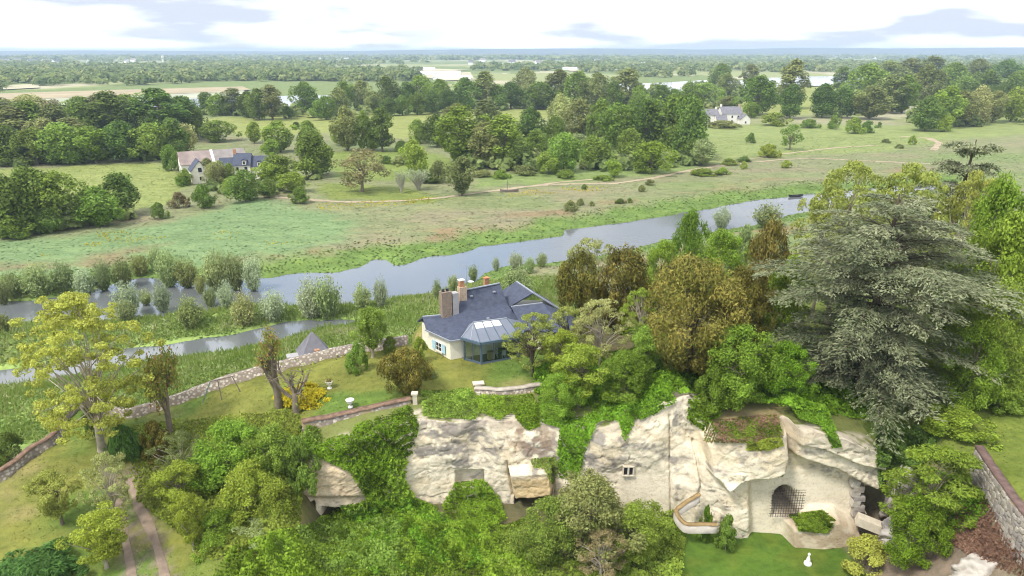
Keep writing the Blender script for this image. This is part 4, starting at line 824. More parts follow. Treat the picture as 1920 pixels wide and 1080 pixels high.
# ------------------------------------------------------------------ willows of the river
WIL = [(77, 488, 560, 66, "willow"), (123, 486, 546, 46, "willow"), (163, 498, 553, 44, "silver"), (197, 483, 546, 42, "willow"), (233, 483, 541, 46, "olive"), (297, 458, 505, 38, "willow"), (320, 462, 540, 52, "willow"), (353, 477, 541, 52, "olive"), (410, 464, 546, 62, "willow"), (443, 467, 546, 52, "willow"), (477, 474, 547, 44, "silver"),
       (377, 512, 551, 26, "olive"), (243, 523, 593, 58, "silver"), (307, 524, 586, 38, "silver"), (360, 551, 613, 54, "olive"), (427, 521, 579, 37, "silver"), (460, 543, 613, 52, "pale"), (513, 538, 606, 58, "silver"), (585, 516, 600, 60, "silver"), (618, 513, 602, 60, "willow"), (240, 560, 606, 44, "willow"), (7, 518, 572, 36, "willow"), (2, 585, 625, 50, "olive"), (30, 505, 562, 40, "willow"),
       (680, 526, 581, 40, "willow"), (715, 513, 577, 30, "silver"), (888, 494, 527, 24, "willow"), (930, 479, 508, 17, "silver"), (967, 469, 506, 32, "silver"), (993, 479, 514, 25, "willow"), (1016, 471, 501, 26, "willow"), (970, 497, 566, 68, "willow"), (820, 521, 562, 20, "willow"), (850, 511, 552, 26, "willow"), (1353, 384, 428, 40, "silver"), (1437, 379, 428, 66, "willow"), (265, 470, 520, 40, "olive"), (395, 530, 575, 30, "willow"), (275, 540, 572, 30, "willow"), (150, 545, 590, 44, "silver")]
ORDW = ORD + ['thirty-' + q for q in ORD[:9]] + ["fortieth", "forty-first"]
LOOK = dict(willow="grey-green", silver="silvery", olive="yellowish-green", pale="straw-coloured")
for i, (cx, top, base, wp, m_) in enumerate(sorted(WIL)):
    one("willow", "willow", cx, top, base, wp * 0.86, m_, f"{LOOK[m_]} young willow, {ORDW[i]} from left along the river", "tree", "willows of the river", trunk="stems")

# ------------------------------------------------------------------ trees of the garden, the hill and the pit
near("cedar_tree", PR["cedar"][0], 1688, 340, 56, 470, "huge grey-green cedar with layered branches standing above the cliff", rz=0.4)
near("cedar_tree", PR["cedar"][1], 1825, 232, 80, 215, "second smaller cedar behind the huge one, at the right edge", rz=2.5)
near("yew_tree", PR["yew"][0], 1305, 480, 58, 225, "largest rusty-brown yew in the middle of the hill", rz=0.3)
near("yew_tree", PR["yew"][1], 1400, 500, 60, 130, "rusty yew leaning on the right side of the largest yew", rz=2.0, mat="yewg")
near("yew_tree", PR["yewcol"][0], 1172, 462, 72, 130, "brown-green yew with upright plumes behind the ash trees")
near("yew_tree", PR["yewcol"][1], 1092, 470, 74, 90, "dark green yew at the river side of the right roof", mat="yewg")
near("yew_tree", PR["yewcol"][0], 1455, 412, 72, 105, "small rusty yew between the bright trees and the cedar", mat="yew", rz=3.0)
near("yew_tree", PR["yewball"][0], 760, 652, 58.5, 94, "rounded golden-brown yew at the edge of the house lawn")
near("locust_tree", PR["near_open"][0], 1600, 300, 72, 200, "yellow-green locust tree behind the cedar, left of its twin", mat="locust")
near("locust_tree", PR["near_open"][1], 1720, 306, 70, 200, "yellow-green locust tree directly behind the top of the huge cedar", mat="locust")
near("locust_tree", PR["near_open"][2], 1560, 350, 74, 150, "lower yellow-green locust left of the huge cedar", mat="locust")
near("locust_tree", PR["near_open"][1], 1840, 320, 68, 150, "yellow-green locust tree between the two cedars", mat="locust", rz=2.2)
near("maple_tree", PR["near_round"][0], 1885, 330, 64, 150, "dense green maple behind the right side of the huge cedar", mat="bright")
near("maple_tree", PR["near_round"][1], 1905, 400, 58, 170, "bright green maple at the right edge of the picture", mat="bright")
near("maple_tree", PR["near_round"][2], 1900, 520, 53, 140, "green maple below the right-edge maple, beside the lawn", mat="mid")
near("maple_tree", PR["near_round"][0], 1850, 600, 52, 120, "leafy green tree under the right branches of the huge cedar", mat="bright", rz=2.0)
near("maple_tree", PR["near_round"][1], 1300, 395, 92, 95, "light airy tree on the bank, seen against the river", mat="bright")
near("maple_tree", PR["near_round"][2], 1245, 448, 82, 90, "rounded bright green tree behind the brown plumed yew", mat="bright")
near("maple_tree", PR["near_round"][0], 1355, 430, 80, 110, "bright green tree behind the largest yew", mat="bright", rz=1)
near("elder_tree", PR["near_bush"][0], 1400, 425, 84, 80, "pale-flowered elder between the bank tree and the cedar", mat="willow")
near("maple_tree", PR["near_round"][1], 1490, 480, 62, 110, "fresh green tree left of the cedar, in front of the rusty yew", mat="bright", rz=3)
near("maple_tree", PR["near_round"][2], 1395, 610, 53.5, 150, "dense bright green tree on the cliff edge right of the largest yew", mat="bright", rz=1.5, zb=11.4)
near("maple_tree", PR["near_round"][0], 1480, 640, 54, 100, "green tree on the cliff edge below the left side of the cedar", mat="ivy", rz=0.6, zb=11.4)
near("maple_tree", PR["near_bush"][1], 1345, 690, 52.5, 80, "leafy bush overhanging the cliff top left of the bright cliff-edge tree", "bush", mat="bright", zb=11.0)
near("acacia_tree", PR["near_open"][0], 1000, 588, 61.5, 120, "thin pale green acacia in front of the conservatory", mat="locust", bark=BARKD, rz=0.5)
near("acacia_tree", PR["near_open"][2], 1062, 575, 63, 110, "thin acacia veiling the grey roof of the right wing", mat="locust", bark=BARKD, rz=2.5)
near("robinia_tree", PR["near_fan"][0], 1052, 620, 60, 100, "leafy yellow-green tree in front of the right wing wall", mat="lime", rz=0.9)
near("acacia_tree", PR["near_open"][1], 1130, 560, 62, 120, "airy pale green ash tree right of the house roofs", mat="pale", rz=4.0)
near("acacia_tree", PR["near_open"][2], 1205, 540, 64, 100, "pale green ash tree left of the largest yew", mat="lime", rz=1.1)
near("acacia_tree", PR["near_open"][0], 1110, 445, 80, 120, "pale feathery tree above the dark yew at the river", mat="pale", rz=2.6)
near("robinia_tree", PR["near_fan"][0], 1090, 650, 56, 150, "wide yellow-green tree hanging over the middle of the cliff", mat="lime", zb=9.6)
near("robinia_tree", PR["near_round"][1], 1175, 660, 55, 130, "green tree on the cliff edge below the largest yew", mat="bright", zb=10.2, rz=0.4)
near("robinia_tree", PR["near_round"][2], 1050, 700, 54.5, 90, "green bushy tree on the cliff edge below the conservatory", mat="bright", zb=9.2)
near("robinia_tree", PR["near_fan"][1], 1215, 610, 58, 110, "leafy tree between the pale ash and the cliff edge", mat="mid", zb=11)
near("golden_tree", PR["golden"][0], 126, 550, 55.5, 262, "big golden-leaved locust with a forked trunk by the curved wall", mat="golden", bark=BARKL, rz=2.4)
near("column_tree", PR["column"][0], 692, 576, 66.5, 68, "upright green tree with pale trunk left of the house")
near("fruit_tree", PR["near_bush"][2], 668, 640, 63.5, 42, "small leafy fruit tree left of the upright green tree", mat="oak")
near("pollard_tree", PR["pollard"][0], 503, 610, 58.5, 70, "knobbly pollarded plane tree with rusty new leaves", rz=1.0)
near("pollard_tree", PR["pollard"][1], 292, 664, 57.0, 58, "short pollarded tree with a rusty red leafy head", rz=2.0)
near("pollard_tree", PR["pollard"][2], 545, 680, 57.0, 70, "low bare pollard with pale stubby limbs beside the yellow shrub", rz=0.5, bark=BARK)
near("yellow_shrub", PR["juniper"][0], 562, 690, 59.5, 122, "spreading bright yellow shrub on the house lawn", "shrub", mat="yellow", zb=8.3, h=1.35)
near("small_shrub", PR["near_bush"][1], 785, 632, 64.5, 36, "round yellow-green shrub at the left wall of the house", "shrub", mat="lime")
near("small_shrub", PR["near_bush"][2], 746, 656, 62.5, 26, "bright yellow-green shrub behind the planted urn", "shrub", mat="golden")
near("small_shrub", PR["near_bush"][3], 806, 690, 61.5, 30, "grey-green border shrub under the house window", "shrub", mat="willow")
near("small_shrub", PR["near_bush"][0], 730, 630, 67.5, 34, "dark bush between the upright tree and the house", "shrub", mat="oak")
near("juniper", PR["juniper"][1], 225, 798, 54.5, 72, "low dark green juniper on the lawn under the golden tree", "shrub", mat="juniper")
near("juniper", PR["juniper"][0], 40, 985, 41.0, 190, "large spreading dark green juniper in the bottom left corner", "shrub", mat="juniper", h=1.9)
near("dark_shrub", PR["near_bush"][1], 8, 812, 55.5, 70, "dark shrub behind the left end of the curved wall", "shrub", mat="dark", zb=3.4)
near("dark_shrub", PR["near_bush"][2], 160, 762, 57.5, 34, "small dark shrub behind the trunk of the golden tree", "shrub", mat="dark")
near("lime_tree", PR["near_fan"][1], 345, 928, 43.5, 92, "small lime-green mushroom-shaped tree at the right of the track", mat="lime", bark=BARKL)
near("lime_tree", PR["near_fan"][0], 322, 872, 47.0, 125, "wide lime-green tree behind the mushroom-shaped one", mat="lime", rz=1.2)
near("lime_tree", PR["near_fan"][1], 175, 960, 42.0, 150, "lime-green pollard tree at the left of the track", mat="lime", rz=2.0, bark=BARKL)
near("lime_tree", PR["near_fan"][0], 92, 885, 46.5, 120, "wide thin olive tree near the left edge of the lawn", mat="locust", rz=3.1)
near("blossom_tree", PR["near_open"][2], 190, 850, 46.5, 110, "thin tree with sparse pale leaves and blossom beside the track", mat="pale", rz=1.0)
near("shrub_tree", PR["near_round"][0], 420, 790, 50.5, 150, "dense green tree in the middle of the left thicket", mat="bright", zb=4.6)
near("shrub_tree", PR["near_round"][1], 500, 800, 50.0, 120, "green tree at the right of the left thicket", mat="mid", zb=4.6)
near("shrub_tree", PR["near_open"][1], 330, 810, 50.5, 110, "half-bare olive tree at the left of the left thicket", mat="olive", bark=BARKL, zb=4.6)
near("shrub_tree", PR["near_bush"][1], 285, 790, 53.5, 62, "brownish round bush at the back of the left thicket", "bush", mat="yewg")
near("shrub_tree", PR["near_round"][2], 460, 870, 46.5, 140, "bushy green tree at the front of the left thicket", mat="lime", zb=3.2)
near("shrub_tree", PR["near_bush"][3], 555, 820, 50.0, 90, "dark green bush beside the small left rock face", "bush", mat="oak", zb=4.5)
near("shrub_tree", PR["near_open"][0], 495, 980, 44, 170, "grey-green wild shrub with thin twigs at the bottom", mat="willow", zb=1.6)
near("shrub_tree", PR["near_round"][0], 400, 960, 44.5, 110, "green shrub at the bottom beside the mushroom-shaped tree", mat="bright", zb=2.0, rz=2)
near("pit_tree", PR["near_round"][1], 1110, 895, 45.5, 190, "large olive-green tree growing in front of the cliff", mat="olive", zb=1.9)
near("pit_tree", PR["near_round"][2], 1190, 945, 45.0, 130, "green tree right of the large one in front of the cliff", mat="mid", zb=1.9)
near("pit_tree", PR["near_round"][0], 1030, 935, 45.0, 130, "green tree left of the large one in front of the cliff", mat="oak", zb=1.9, rz=1)
near("pit_tree", PR["near_open"][1], 1130, 1000, 42.5, 120, "half-dead brownish shrub at the bottom middle", mat="tan", zb=1.9)
near("pit_shrub", PR["near_bush"][0], 1368, 966, 46.6, 46, "small round green bush at the foot of the cliff buttress", "bush", mat="oak")
near("pit_shrub", PR["near_bush"][1], 1328, 948, 47.6, 26, "tiny leafy bush beside the brown parapet", "bush", mat="ivy")
near("yellow_hedge", PR["near_bush"][2], 1630, 1008, 44.0, 110, "bright yellow-green shrub at the bottom right", "shrub", mat="golden")
near("feathery_tree", PR["feather"][0], 1762, 838, 43.5, 180, "feathery drooping green tree in the bottom right corner", mat="bright", zb=5.0)
near("feathery_tree", PR["near_round"][2], 1730, 930, 42.0, 110, "leafy lower tree under the feathery one", mat="ivy", zb=4.0, rz=1)
near("ledge_shrub", PR["near_bush"][3], 1465, 856, 48.4, 22, "brownish tuft of plants in the cleft beside the rock prow", "shrub", mat="rust", zb=7.3)
near("laurel_bush", PR["near_bush"][1], 1800, 765, 49, 130, "glossy green laurel bush at the corner of the right lawn", "bush", mat="bright")
near("laurel_bush", PR["near_bush"][0], 1890, 690, 52, 120, "dark green hedge at the back of the right lawn", "bush", mat="mid")
# ------------------------------------------------------------------ building materials
SLATE = plain("slate", (0.066, 0.077, 0.112), 0.7, 0.25, 0.28, 2.2, bmp=0.5, bscale=9)
SLATE2 = plain("old_slate", (0.17, 0.165, 0.18), 0.6, 0.35, 0.3, 1.2, bmp=0.5, bscale=9)
TILE = plain("old_tile", (0.27, 0.215, 0.19), 0.8, 0.2, 0.3, 0.35, bmp=0.5, bscale=4)
TILE2 = plain("grey_tile", (0.25, 0.225, 0.205), 0.8, 0.2, 0.25, 0.5, bmp=0.5, bscale=4)
RENDER_ = plain("lime_render", (0.76, 0.71, 0.58), 0.9, 0.1, 0.14, 1.1)
WHITEW = plain("white_render", (0.74, 0.71, 0.64), 0.9, 0.1, 0.1, 0.8)
ZINC = plain("zinc", (0.27, 0.29, 0.32), 0.4, 0.5, 0.12, 3.0)
BLUEMETAL = plain("blue_grey_metal", (0.085, 0.125, 0.165), 0.4, 0.5, 0.1, 3.0)
PANELM = plain("grey_roof_panel", (0.17, 0.19, 0.23), 0.6, 0.3, 0.08, 1.0)
BRICKO = plain("orange_brick", (0.42, 0.22, 0.12), 0.85, 0.2, 0.3, 6.0)
BRICKT = plain("tan_brick", (0.46, 0.35, 0.25), 0.85, 0.2, 0.3, 6.0)
FLINT = plain("flint_masonry", (0.27, 0.21, 0.16), 0.9, 0.2, 0.6, 9.0, bmp=0.8)
GREYR = plain("grey_render", (0.36, 0.345, 0.34), 0.9, 0.1, 0.2, 2.0)
SHUT = plain("blue_shutter", (0.40, 0.60, 0.70), 0.6, 0.3, 0.08, 3.0)
DARKW = plain("dark_opening", (0.025, 0.025, 0.03), 0.3, 0.5, 0.1, 3.0)
WHITEP = plain("white_paint", (0.80, 0.80, 0.77), 0.5, 0.3, 0.05, 3.0)
IRON = plain("rusty_iron", (0.06, 0.05, 0.045), 0.7, 0.4, 0.3, 6.0)
WOOD = plain("pale_wood", (0.52, 0.38, 0.20), 0.6, 0.3, 0.15, 5.0)
DWOOD = plain("weathered_wood", (0.20, 0.17, 0.14), 0.8, 0.2, 0.25, 3.0)
TERRA = plain("terracotta", (0.50, 0.20, 0.10), 0.8, 0.2, 0.15, 5.0)
def stone_mat(name, c, joint, scale=3.2, moss=None):
    m, t, o = new_mat(name); v = nd(t, "ShaderNodeTexVoronoi"); v.inputs["Scale"].default_value = scale; tc_ = nd(t, "ShaderNodeTexCoord"); t.links.new(tc_.outputs["Object"], v.inputs["Vector"])
    r = ramp(t, [(0.0, tuple(x * 0.6 for x in c)), (1.0, tuple(min(1, x * 1.3) for x in c))]); t.links.new(v.outputs["Color"], r.inputs[0])
    rj = ramp(t, [(0.32, (0, 0, 0)), (0.5, (1, 1, 1))]); t.links.new(v.outputs["Distance"], rj.inputs[0])
    col_ = mixc(t, rj.outputs[0], r.outputs[0], joint); n = noise(t, 0.9, 5)
    if moss:
        rm = ramp(t, [(0.48, (0, 0, 0)), (0.62, (1, 1, 1))]); t.links.new(n.outputs[0], rm.inputs[0]); col_ = mixc(t, rm.outputs[0], col_, moss)
    surf(t, o, col_, 0.95, 0.1, bump(t, v.outputs["Distance"], 0.7, 0.08)); return m
STONE = stone_mat("rubble_stone", (0.46, 0.41, 0.34), (0.24, 0.20, 0.16), 3.0)
STONED = stone_mat("mossy_rubble", (0.40, 0.36, 0.31), (0.20, 0.17, 0.14), 3.0, (0.27, 0.22, 0.13))
COPING = plain("mossy_coping", (0.20, 0.13, 0.09), 0.95, 0.1, 0.5, 2.0)
ASHLAR = plain("ashlar", (0.60, 0.53, 0.41), 0.9, 0.1, 0.15, 2.0, bmp=0.4)
ROCKG = plain("grey_rock", (0.44, 0.40, 0.36), 0.95, 0.1, 0.35, 0.9, bmp=0.8, bscale=4)
mglass, t, o = new_mat("window_glass")
gt = nd(t, "ShaderNodeBsdfTransparent"); gt.inputs[0].default_value = (0.82, 0.88, 0.88, 1); gg = nd(t, "ShaderNodeBsdfGlossy"); gg.inputs["Roughness"].default_value = 0.03
fr = nd(t, "ShaderNodeFresnel"); fr.inputs[0].default_value = 1.5; ms = nd(t, "ShaderNodeMixShader"); t.links.new(fr.outputs[0], ms.inputs[0]); t.links.new(gt.outputs[0], ms.inputs[1]); t.links.new(gg.outputs[0], ms.inputs[2]); t.links.new(ms.outputs[0], o.inputs[0])

def vec(a, b): return (b[0] - a[0], b[1] - a[1])
# ------------------------------------------------------------------ the house on the terrace
HB = (-4.0, 69.0, 10.0)
house = empty("stone_house", HB, 0, "cream house with dark slate roofs, chimneys and a glazed conservatory on the terrace", "house")
NEG = tuple(-v for v in HB)
def hp(mb, name, mat, parent=None):
    if parent is None: o_ = mb.build(name, mat, house, NEG)
    else: o_ = mb.build(name, mat, parent)
    return o_
A_, C0_, D_, E_ = (-9.05, 67.9), (-6.4, 65.0), (-5.1, 65.5), (1.4, 67.6)
L1, L2 = (-9.75, 69.2, 13.25), (-5.95, 70.2, 13.25)
R1, R2, M2 = (-5.6, 71.8, 15.35), (-1.4, 74.4, 15.35), (-0.5, 72.84, 13.3)
nb_ = (-0.5, 0.866)
def off(p, s, z): return (p[0] + nb_[0] * s, p[1] + nb_[1] * s, z)
ez = 12.38
w = MB().prism([(-9.0, 67.98), (-6.42, 65.12), (-5.1, 65.62), (1.35, 67.7), (0.6, 70.4), (-1.3, 74.2), (-3.0, 77.0), (-7.2, 74.3), (-7.9, 71.6), (-10.0, 70.2)], 9.3, 12.3)
hp(w, "wall", RENDER_)
g = MB().add([(L2[0] + 0.05, L2[1] + .2, 12.2), (*off(R1, 2.9, 12.2),), (R1[0] + .08, R1[1], 15.2), (L2[0] + 0.35, L2[1] + .35, 12.2), (off(R1, 2.9, 12.2)[0] + .3, off(R1, 2.9, 12.2)[1] + .15, 12.2), (R1[0] + .38, R1[1] + .15, 15.2)],
             [(0, 1, 2), (5, 4, 3), (0, 3, 4, 1), (1, 4, 5, 2), (2, 5, 3, 0)]); hp(g, "gable", GREYR)
g = MB().add([(M2[0] - .2, M2[1], 12.2), (*off(R2, 2.9, 12.2),), (R2[0] - .2, R2[1], 15.2), (M2[0] - .5, M2[1] - .15, 12.2), (off(R2, 2.9, 12.2)[0] - .3, off(R2, 2.9, 12.2)[1] - .15, 12.2), (R2[0] - .5, R2[1] - .15, 15.2)],
             [(2, 1, 0), (3, 4, 5), (1, 4, 3, 0), (2, 5, 4, 1), (0, 3, 5, 2)]); hp(g, "gable", RENDER_)
rf = MB().slab([R1, R2, M2, L2], 0.16); rf.slab([R1, R2, off(R2, 3.5, 12.2), off(R1, 3.5, 12.2)], 0.16)
roof_main = hp(rf, "main_roof", SLATE)
rf = MB().slab([L2, M2, (E_[0] + .15, E_[1] - .25, ez), (D_[0], D_[1] - .25, ez)], 0.14); hp(rf, "lower_roof", SLATE)
rf = MB().slab([L1, L2, (C0_[0] + .05, C0_[1] - .2, ez), (A_[0] - .2, A_[1] - .1, ez)], 0.14).slab([L2, (D_[0], D_[1] - .25, ez), (C0_[0] + .05, C0_[1] - .2, ez)], 0.14).slab([L1, L2, off(L2, 1.6, 12.2), off(L1, 1.6, 12.2)], 0.14)
hp(rf, "low_roof", SLATE)
z_ = MB().bar(R1, R2, 0.24, 0.1); hp(z_, "ridge_cap", ZINC, roof_main)
hp(MB().bar(L1, L2, 0.22, 0.1), "ridge_cap", ZINC)
hp(MB().bar((A_[0] - .25, A_[1] - .2, ez - .08), (C0_[0] + .02, C0_[1] - .3, ez - .08), 0.14, 0.12).bar((C0_[0] + .02, C0_[1] - .3, ez - .08), (D_[0], D_[1] - .32, ez - .08), 0.14, 0.12), "gutter", ZINC)
for k, (fx, fz) in enumerate(((0.25, 0.3), (0.8, 0.3), (0.45, 0.75))):
    q = [R1[i] + (R2[i] - R1[i]) * fx for i in range(3)]; q2 = [L2[i] + (M2[i] - L2[i]) * fx for i in range(3)]
    c_ = [q[i] + (q2[i] - q[i]) * (0.35 if k < 2 else 1.6) for i in range(3)]
    if k == 2: c_ = [-2.6, 69.2, 13.0]
    hp(MB().box((c_[0], c_[1] - .05, c_[2] + .05), (0.32, 0.3, 0.14), 0.5), "roof_vent", ZINC, roof_main)
# wing and rear building
W1, W2 = (-0.1, 70.3, 14.0), (3.4, 71.5, 14.0); F2 = (5.9, 66.7, 12.35)
hp(MB().prism([(1.5, 67.9), (5.6, 67.0), (6.9, 71.0), (3.6, 74.0), (0.2, 72.4)], 9.4, 12.28), "wing_wall", RENDER_)
hp(MB().slab([W1, W2, F2, (1.2, 67.5, 12.4)], 0.14).slab([W2, F2, (7.2, 71.1, 12.35)], 0.14).slab([W1, W2, (7.2, 71.1, 12.35), (3.6, 74.3, 12.3), (0, 73, 12.3)], 0.14), "wing_roof", SLATE)
hp(MB().bar(W1, W2, 0.2, 0.1), "ridge_cap", ZINC)
Pk, Pb = (2.4, 72.9, 14.7), (0.5, 77.0, 14.7)
hp(MB().prism([(-0.6, 73.6), (5.6, 72.7), (3.9, 76.6), (-2.2, 76.8)], 9.4, 12.4), "rear_wall", RENDER_)
hp(MB().slab([Pk, Pb, (4.3, 76.8, 12.5), (6.1, 72.3, 12.5)], 0.14).slab([Pk, Pb, (-2.7, 76.9, 12.5), (-0.9, 73.3, 12.5)], 0.14), "rear_roof", SLATE)
hp(MB().bar(Pk, (6.1, 72.3, 12.55), 0.22, 0.14).bar(Pk, Pb, 0.2, 0.1), "verge_strip", ZINC)
wx = hp(MB().box((3.6, 67.36, 11.2), (0.9, 0.12, 1.0), -0.216), "window", WHITEP); hp(MB().box((3.59, 67.29, 11.2), (0.72, 0.05, 0.82), -0.216), "pane", DARKW, wx)
# window of the angled wall with blue shutters
dA = norm(np.array([[C0_[0] - A_[0], C0_[1] - A_[1]]]))[0]; nA_ = np.array([-dA[1] * -1, dA[0] * -1]); nA_ = np.array([dA[1], -dA[0]]); rzA = math.atan2(dA[1], dA[0])
def onA(s, z, o_=0.0): return (A_[0] + dA[0] * s + nA_[0] * (o_ + 0.0), A_[1] + dA[1] * s + nA_[1] * o_, z)
wx = hp(MB().box(onA(1.95, 10.92, -0.02), (1.06, 0.14, 1.02), rzA), "window", WHITEP)
for i in (-1, 1):
    for j in (-0.23, 0.23):
        hp(MB().box(onA(1.95 + i * 0.235, 10.94 + j, 0.055), (0.36, 0.03, 0.36), rzA), "pane", DARKW, wx)
hp(MB().box(onA(1.95, 10.34, 0.06), (1.3, 0.2, 0.12), rzA), "window_sill", ASHLAR, wx)
for i in (-1, 1): hp(MB().box(onA(1.95 + i * 0.84, 10.92, 0.07), (0.54, 0.05, 1.0), rzA), "shutter", SHUT)
# chimneys
ch = hp(MB().box((-7.25, 69.85, 14.15), (1.15, 0.8, 3.6), 0.5), "chimney", FLINT)
for i in (-0.25, 0.25): hp(MB().lathe([(0.17, 0), (0.15, 0.3), (0.12, 0.3)], 10, (-7.25 + i * .88, 69.85 + i * .48, 15.95)), "chimney_pot", DARKW, ch)
hp(MB().box((-6.32, 70.35, 14.0), (0.7, 0.8, 3.3), 0.5), "chimney", GREYR)
ch = hp(MB().box((-5.55, 71.6, 14.9), (0.85, 0.75, 2.0), 0.5), "chimney", BRICKT); hp(MB().box((-5.62, 71.6, 16.25), (0.55, 0.5, 0.75), 0.5), "chimney_stack", BRICKO, ch)
hp(MB().box((-5.62, 71.6, 16.67), (0.66, 0.6, 0.1), 0.5), "chimney_cap", WHITEW, ch)
ch = hp(MB().box((-3.0, 75.6, 14.8), (0.55, 0.5, 1.5), 0.5), "chimney", BRICKO); hp(MB().box((-3.0, 75.6, 15.6), (0.65, 0.6, 0.1), 0.5), "chimney_cap", TERRA, ch)
an = MB().bar((-5.05, 71.9, 14.2), (-5.05, 71.9, 18.3), 0.05)
ant = hp(an, "antenna_mast", ZINC); hp(MB().bar((-6.0, 71.9, 18.2), (-4.9, 71.9, 18.28), 0.04).bar((-5.9, 71.7, 18.2), (-5.9, 72.2, 18.2), 0.03).bar((-5.6, 71.7, 18.22), (-5.6, 72.2, 18.22), 0.03).bar((-5.3, 71.7, 18.25), (-5.3, 72.2, 18.25), 0.03), "aerial", ZINC, ant)
hp(MB().bar((-5.9, 71.55, 15.2), (-5.0, 71.9, 15.25), 0.05), "stay", ZINC, ant)
hp(MB().lathe([(0.02, 0), (0.2, 0.04), (0.32, 0.1), (0.34, 0.12)], 12, (-4.6, 72.1, 16.2)), "satellite_dish", WHITEP)
# conservatory: part of the house, with its own posts, panes, rafters and roof panels
K1, K2, K3 = (-4.95, 64.95), (-3.15, 63.9), (0.62, 65.5)
E1, E2, E3, E4 = (-5.3, 65.0, 12.5), (-3.2, 63.55, 12.5), (0.98, 65.3, 12.5), (1.3, 67.1, 12.5); T1, T2 = (-4.0, 65.8, 13.95), (-0.55, 67.0, 13.95)
cons = hp(MB().prism([(-5.2, 65.6), K1, (K2[0] - .02, K2[1] - .1), (K3[0] + .1, K3[1] - .05), (1.2, 67.4)], 9.6, 10.12), "conservatory", plain("dark_paving", (0.13, 0.14, 0.155), 0.6, 0.3))
def lerp(a, b, f): return tuple(a[i] + (b[i] - a[i]) * f for i in range(len(a)))
for p_ in (K1, lerp(K1, K2, .5), K2, lerp(K2, K3, 1 / 3), lerp(K2, K3, 2 / 3), K3):
    wd_ = 0.18 if p_ in (K1, K2, K3) else 0.08
    hp(MB().box((p_[0], p_[1], 11.3), (wd_, wd_, 2.36), 0.4), "post", BLUEMETAL, cons)
segs = [(K1, lerp(K1, K2, .5)), (lerp(K1, K2, .5), K2), (K2, lerp(K2, K3, 1 / 3)), (lerp(K2, K3, 1 / 3), lerp(K2, K3, 2 / 3)), (lerp(K2, K3, 2 / 3), K3), (K3, (1.25, 67.4))]
for a_, b_ in segs:
    d_ = (b_[0] - a_[0], b_[1] - a_[1]); l_ = math.hypot(*d_); c_ = ((a_[0] + b_[0]) / 2, (a_[1] + b_[1]) / 2, 11.35)
    hp(MB().box(c_, (l_ - 0.2, 0.02, 2.1), math.atan2(d_[1], d_[0])), "pane", mglass, cons); hp(MB().bar((*a_, 10.2), (*b_, 10.2), 0.09, 0.14), "sill_rail", BLUEMETAL, cons)
gut = MB().bar(E1, E2, 0.16, 0.28).bar(E2, E3, 0.16, 0.28).bar(E3, E4, 0.16, 0.28); hp(gut, "gutter", BLUEMETAL, cons)
for i in range(4):
    a_, b_ = lerp(T1, T2, i / 4), lerp(T1, T2, (i + 1) / 4); c_, d_ = lerp(E2, E3, i / 4), lerp(E2, E3, (i + 1) / 4)
    m1, m2 = lerp(a_, c_, 0.30), lerp(b_, d_, 0.30)
    hp(MB().slab([a_, b_, m2, m1], 0.05), "roof_light" if i < 3 else "roof_panel", WHITEP if i < 3 else PANELM, cons); hp(MB().slab([m1, m2, d_, c_], 0.05), "roof_panel", PANELM, cons)
for i in range(5): hp(MB().bar(lerp(lerp(T1, T2, i / 4), (0, 0, 0), 0), lerp(E2, E3, i / 4), 0.07, 0.1), "rafter", BLUEMETAL, cons)
m_ = lerp(E1, E2, .5); hp(MB().slab([T1, E1, m_], 0.05), "roof_panel", PANELM, cons); hp(MB().slab([T1, m_, E2], 0.05), "roof_panel", PANELM, cons); hp(MB().bar(T1, m_, 0.05, 0.08), "rafter", ZINC, cons); hp(MB().bar(T1, E1, 0.1, 0.1), "rafter", ZINC, cons)
m_ = lerp(E3, E4, .5); hp(MB().slab([T2, E3, m_], 0.05), "roof_panel", PANELM, cons); hp(MB().slab([T2, m_, E4], 0.05), "roof_panel", PANELM, cons); hp(MB().bar(T2, m_, 0.05, 0.08), "rafter", ZINC, cons)
hp(MB().slab([T1, T2, (1.0, 68.8, 12.9), (-4.6, 67.9, 12.9)], 0.05).slab([T1, (-4.6, 67.9, 12.9), E1], 0.05).slab([T2, E4, (1.0, 68.8, 12.9)], 0.05), "back_panel", PANELM, cons); hp(MB().bar(T1, T2, 0.14, 0.12), "ridge_cap", ZINC, cons)
# things inside the conservatory
cb_ = empty("wooden_cabinet", (-2.2, 65.1, 10.12), 0.4, "small pale wooden chest of drawers behind the conservatory glass", "cabinet")
MB().box((0, 0, 0.45), (0.7, 0.45, 0.86)).build("body", WOOD, cb_)
for k in range(3): MB().box((0, -0.24, 0.2 + 0.26 * k), (0.6, 0.03, 0.22)).build("drawer", WOOD, cb_)
tb = empty("dining_table", (-0.9, 65.9, 10.12), 0.4, "dark dining table inside the conservatory", "table"); MB().box((0, 0, 0.74), (1.5, 0.85, 0.05)).build("tabletop", DWOOD, tb)
for i in (-.65, .65):
    for j in (-.35, .35): MB().box((i, j, 0.36), (0.06, 0.06, 0.71)).build("leg", DWOOD, tb)
for lab, p_, rz_ in (("white dining chair on the near side of the conservatory table", (-0.9, 65.25), 0.4), ("white dining chair at the left end of the conservatory table", (-1.75, 65.55), 2.0)):
    c_ = empty("dining_chair", (p_[0], p_[1], 10.12), rz_, lab, "chair", "chairs in the conservatory"); MB().box((0, 0, 0.45), (0.44, 0.44, 0.05)).build("seat", WHITEP, c_); MB().box((0, -0.21, 0.75), (0.44, 0.04, 0.55)).build("backrest", WHITEP, c_)
    for i in (-.19, .19):
        for j in (-.19, .19): MB().box((i, j, 0.21), (0.04, 0.04, 0.43)).build("leg", WHITEP, c_)

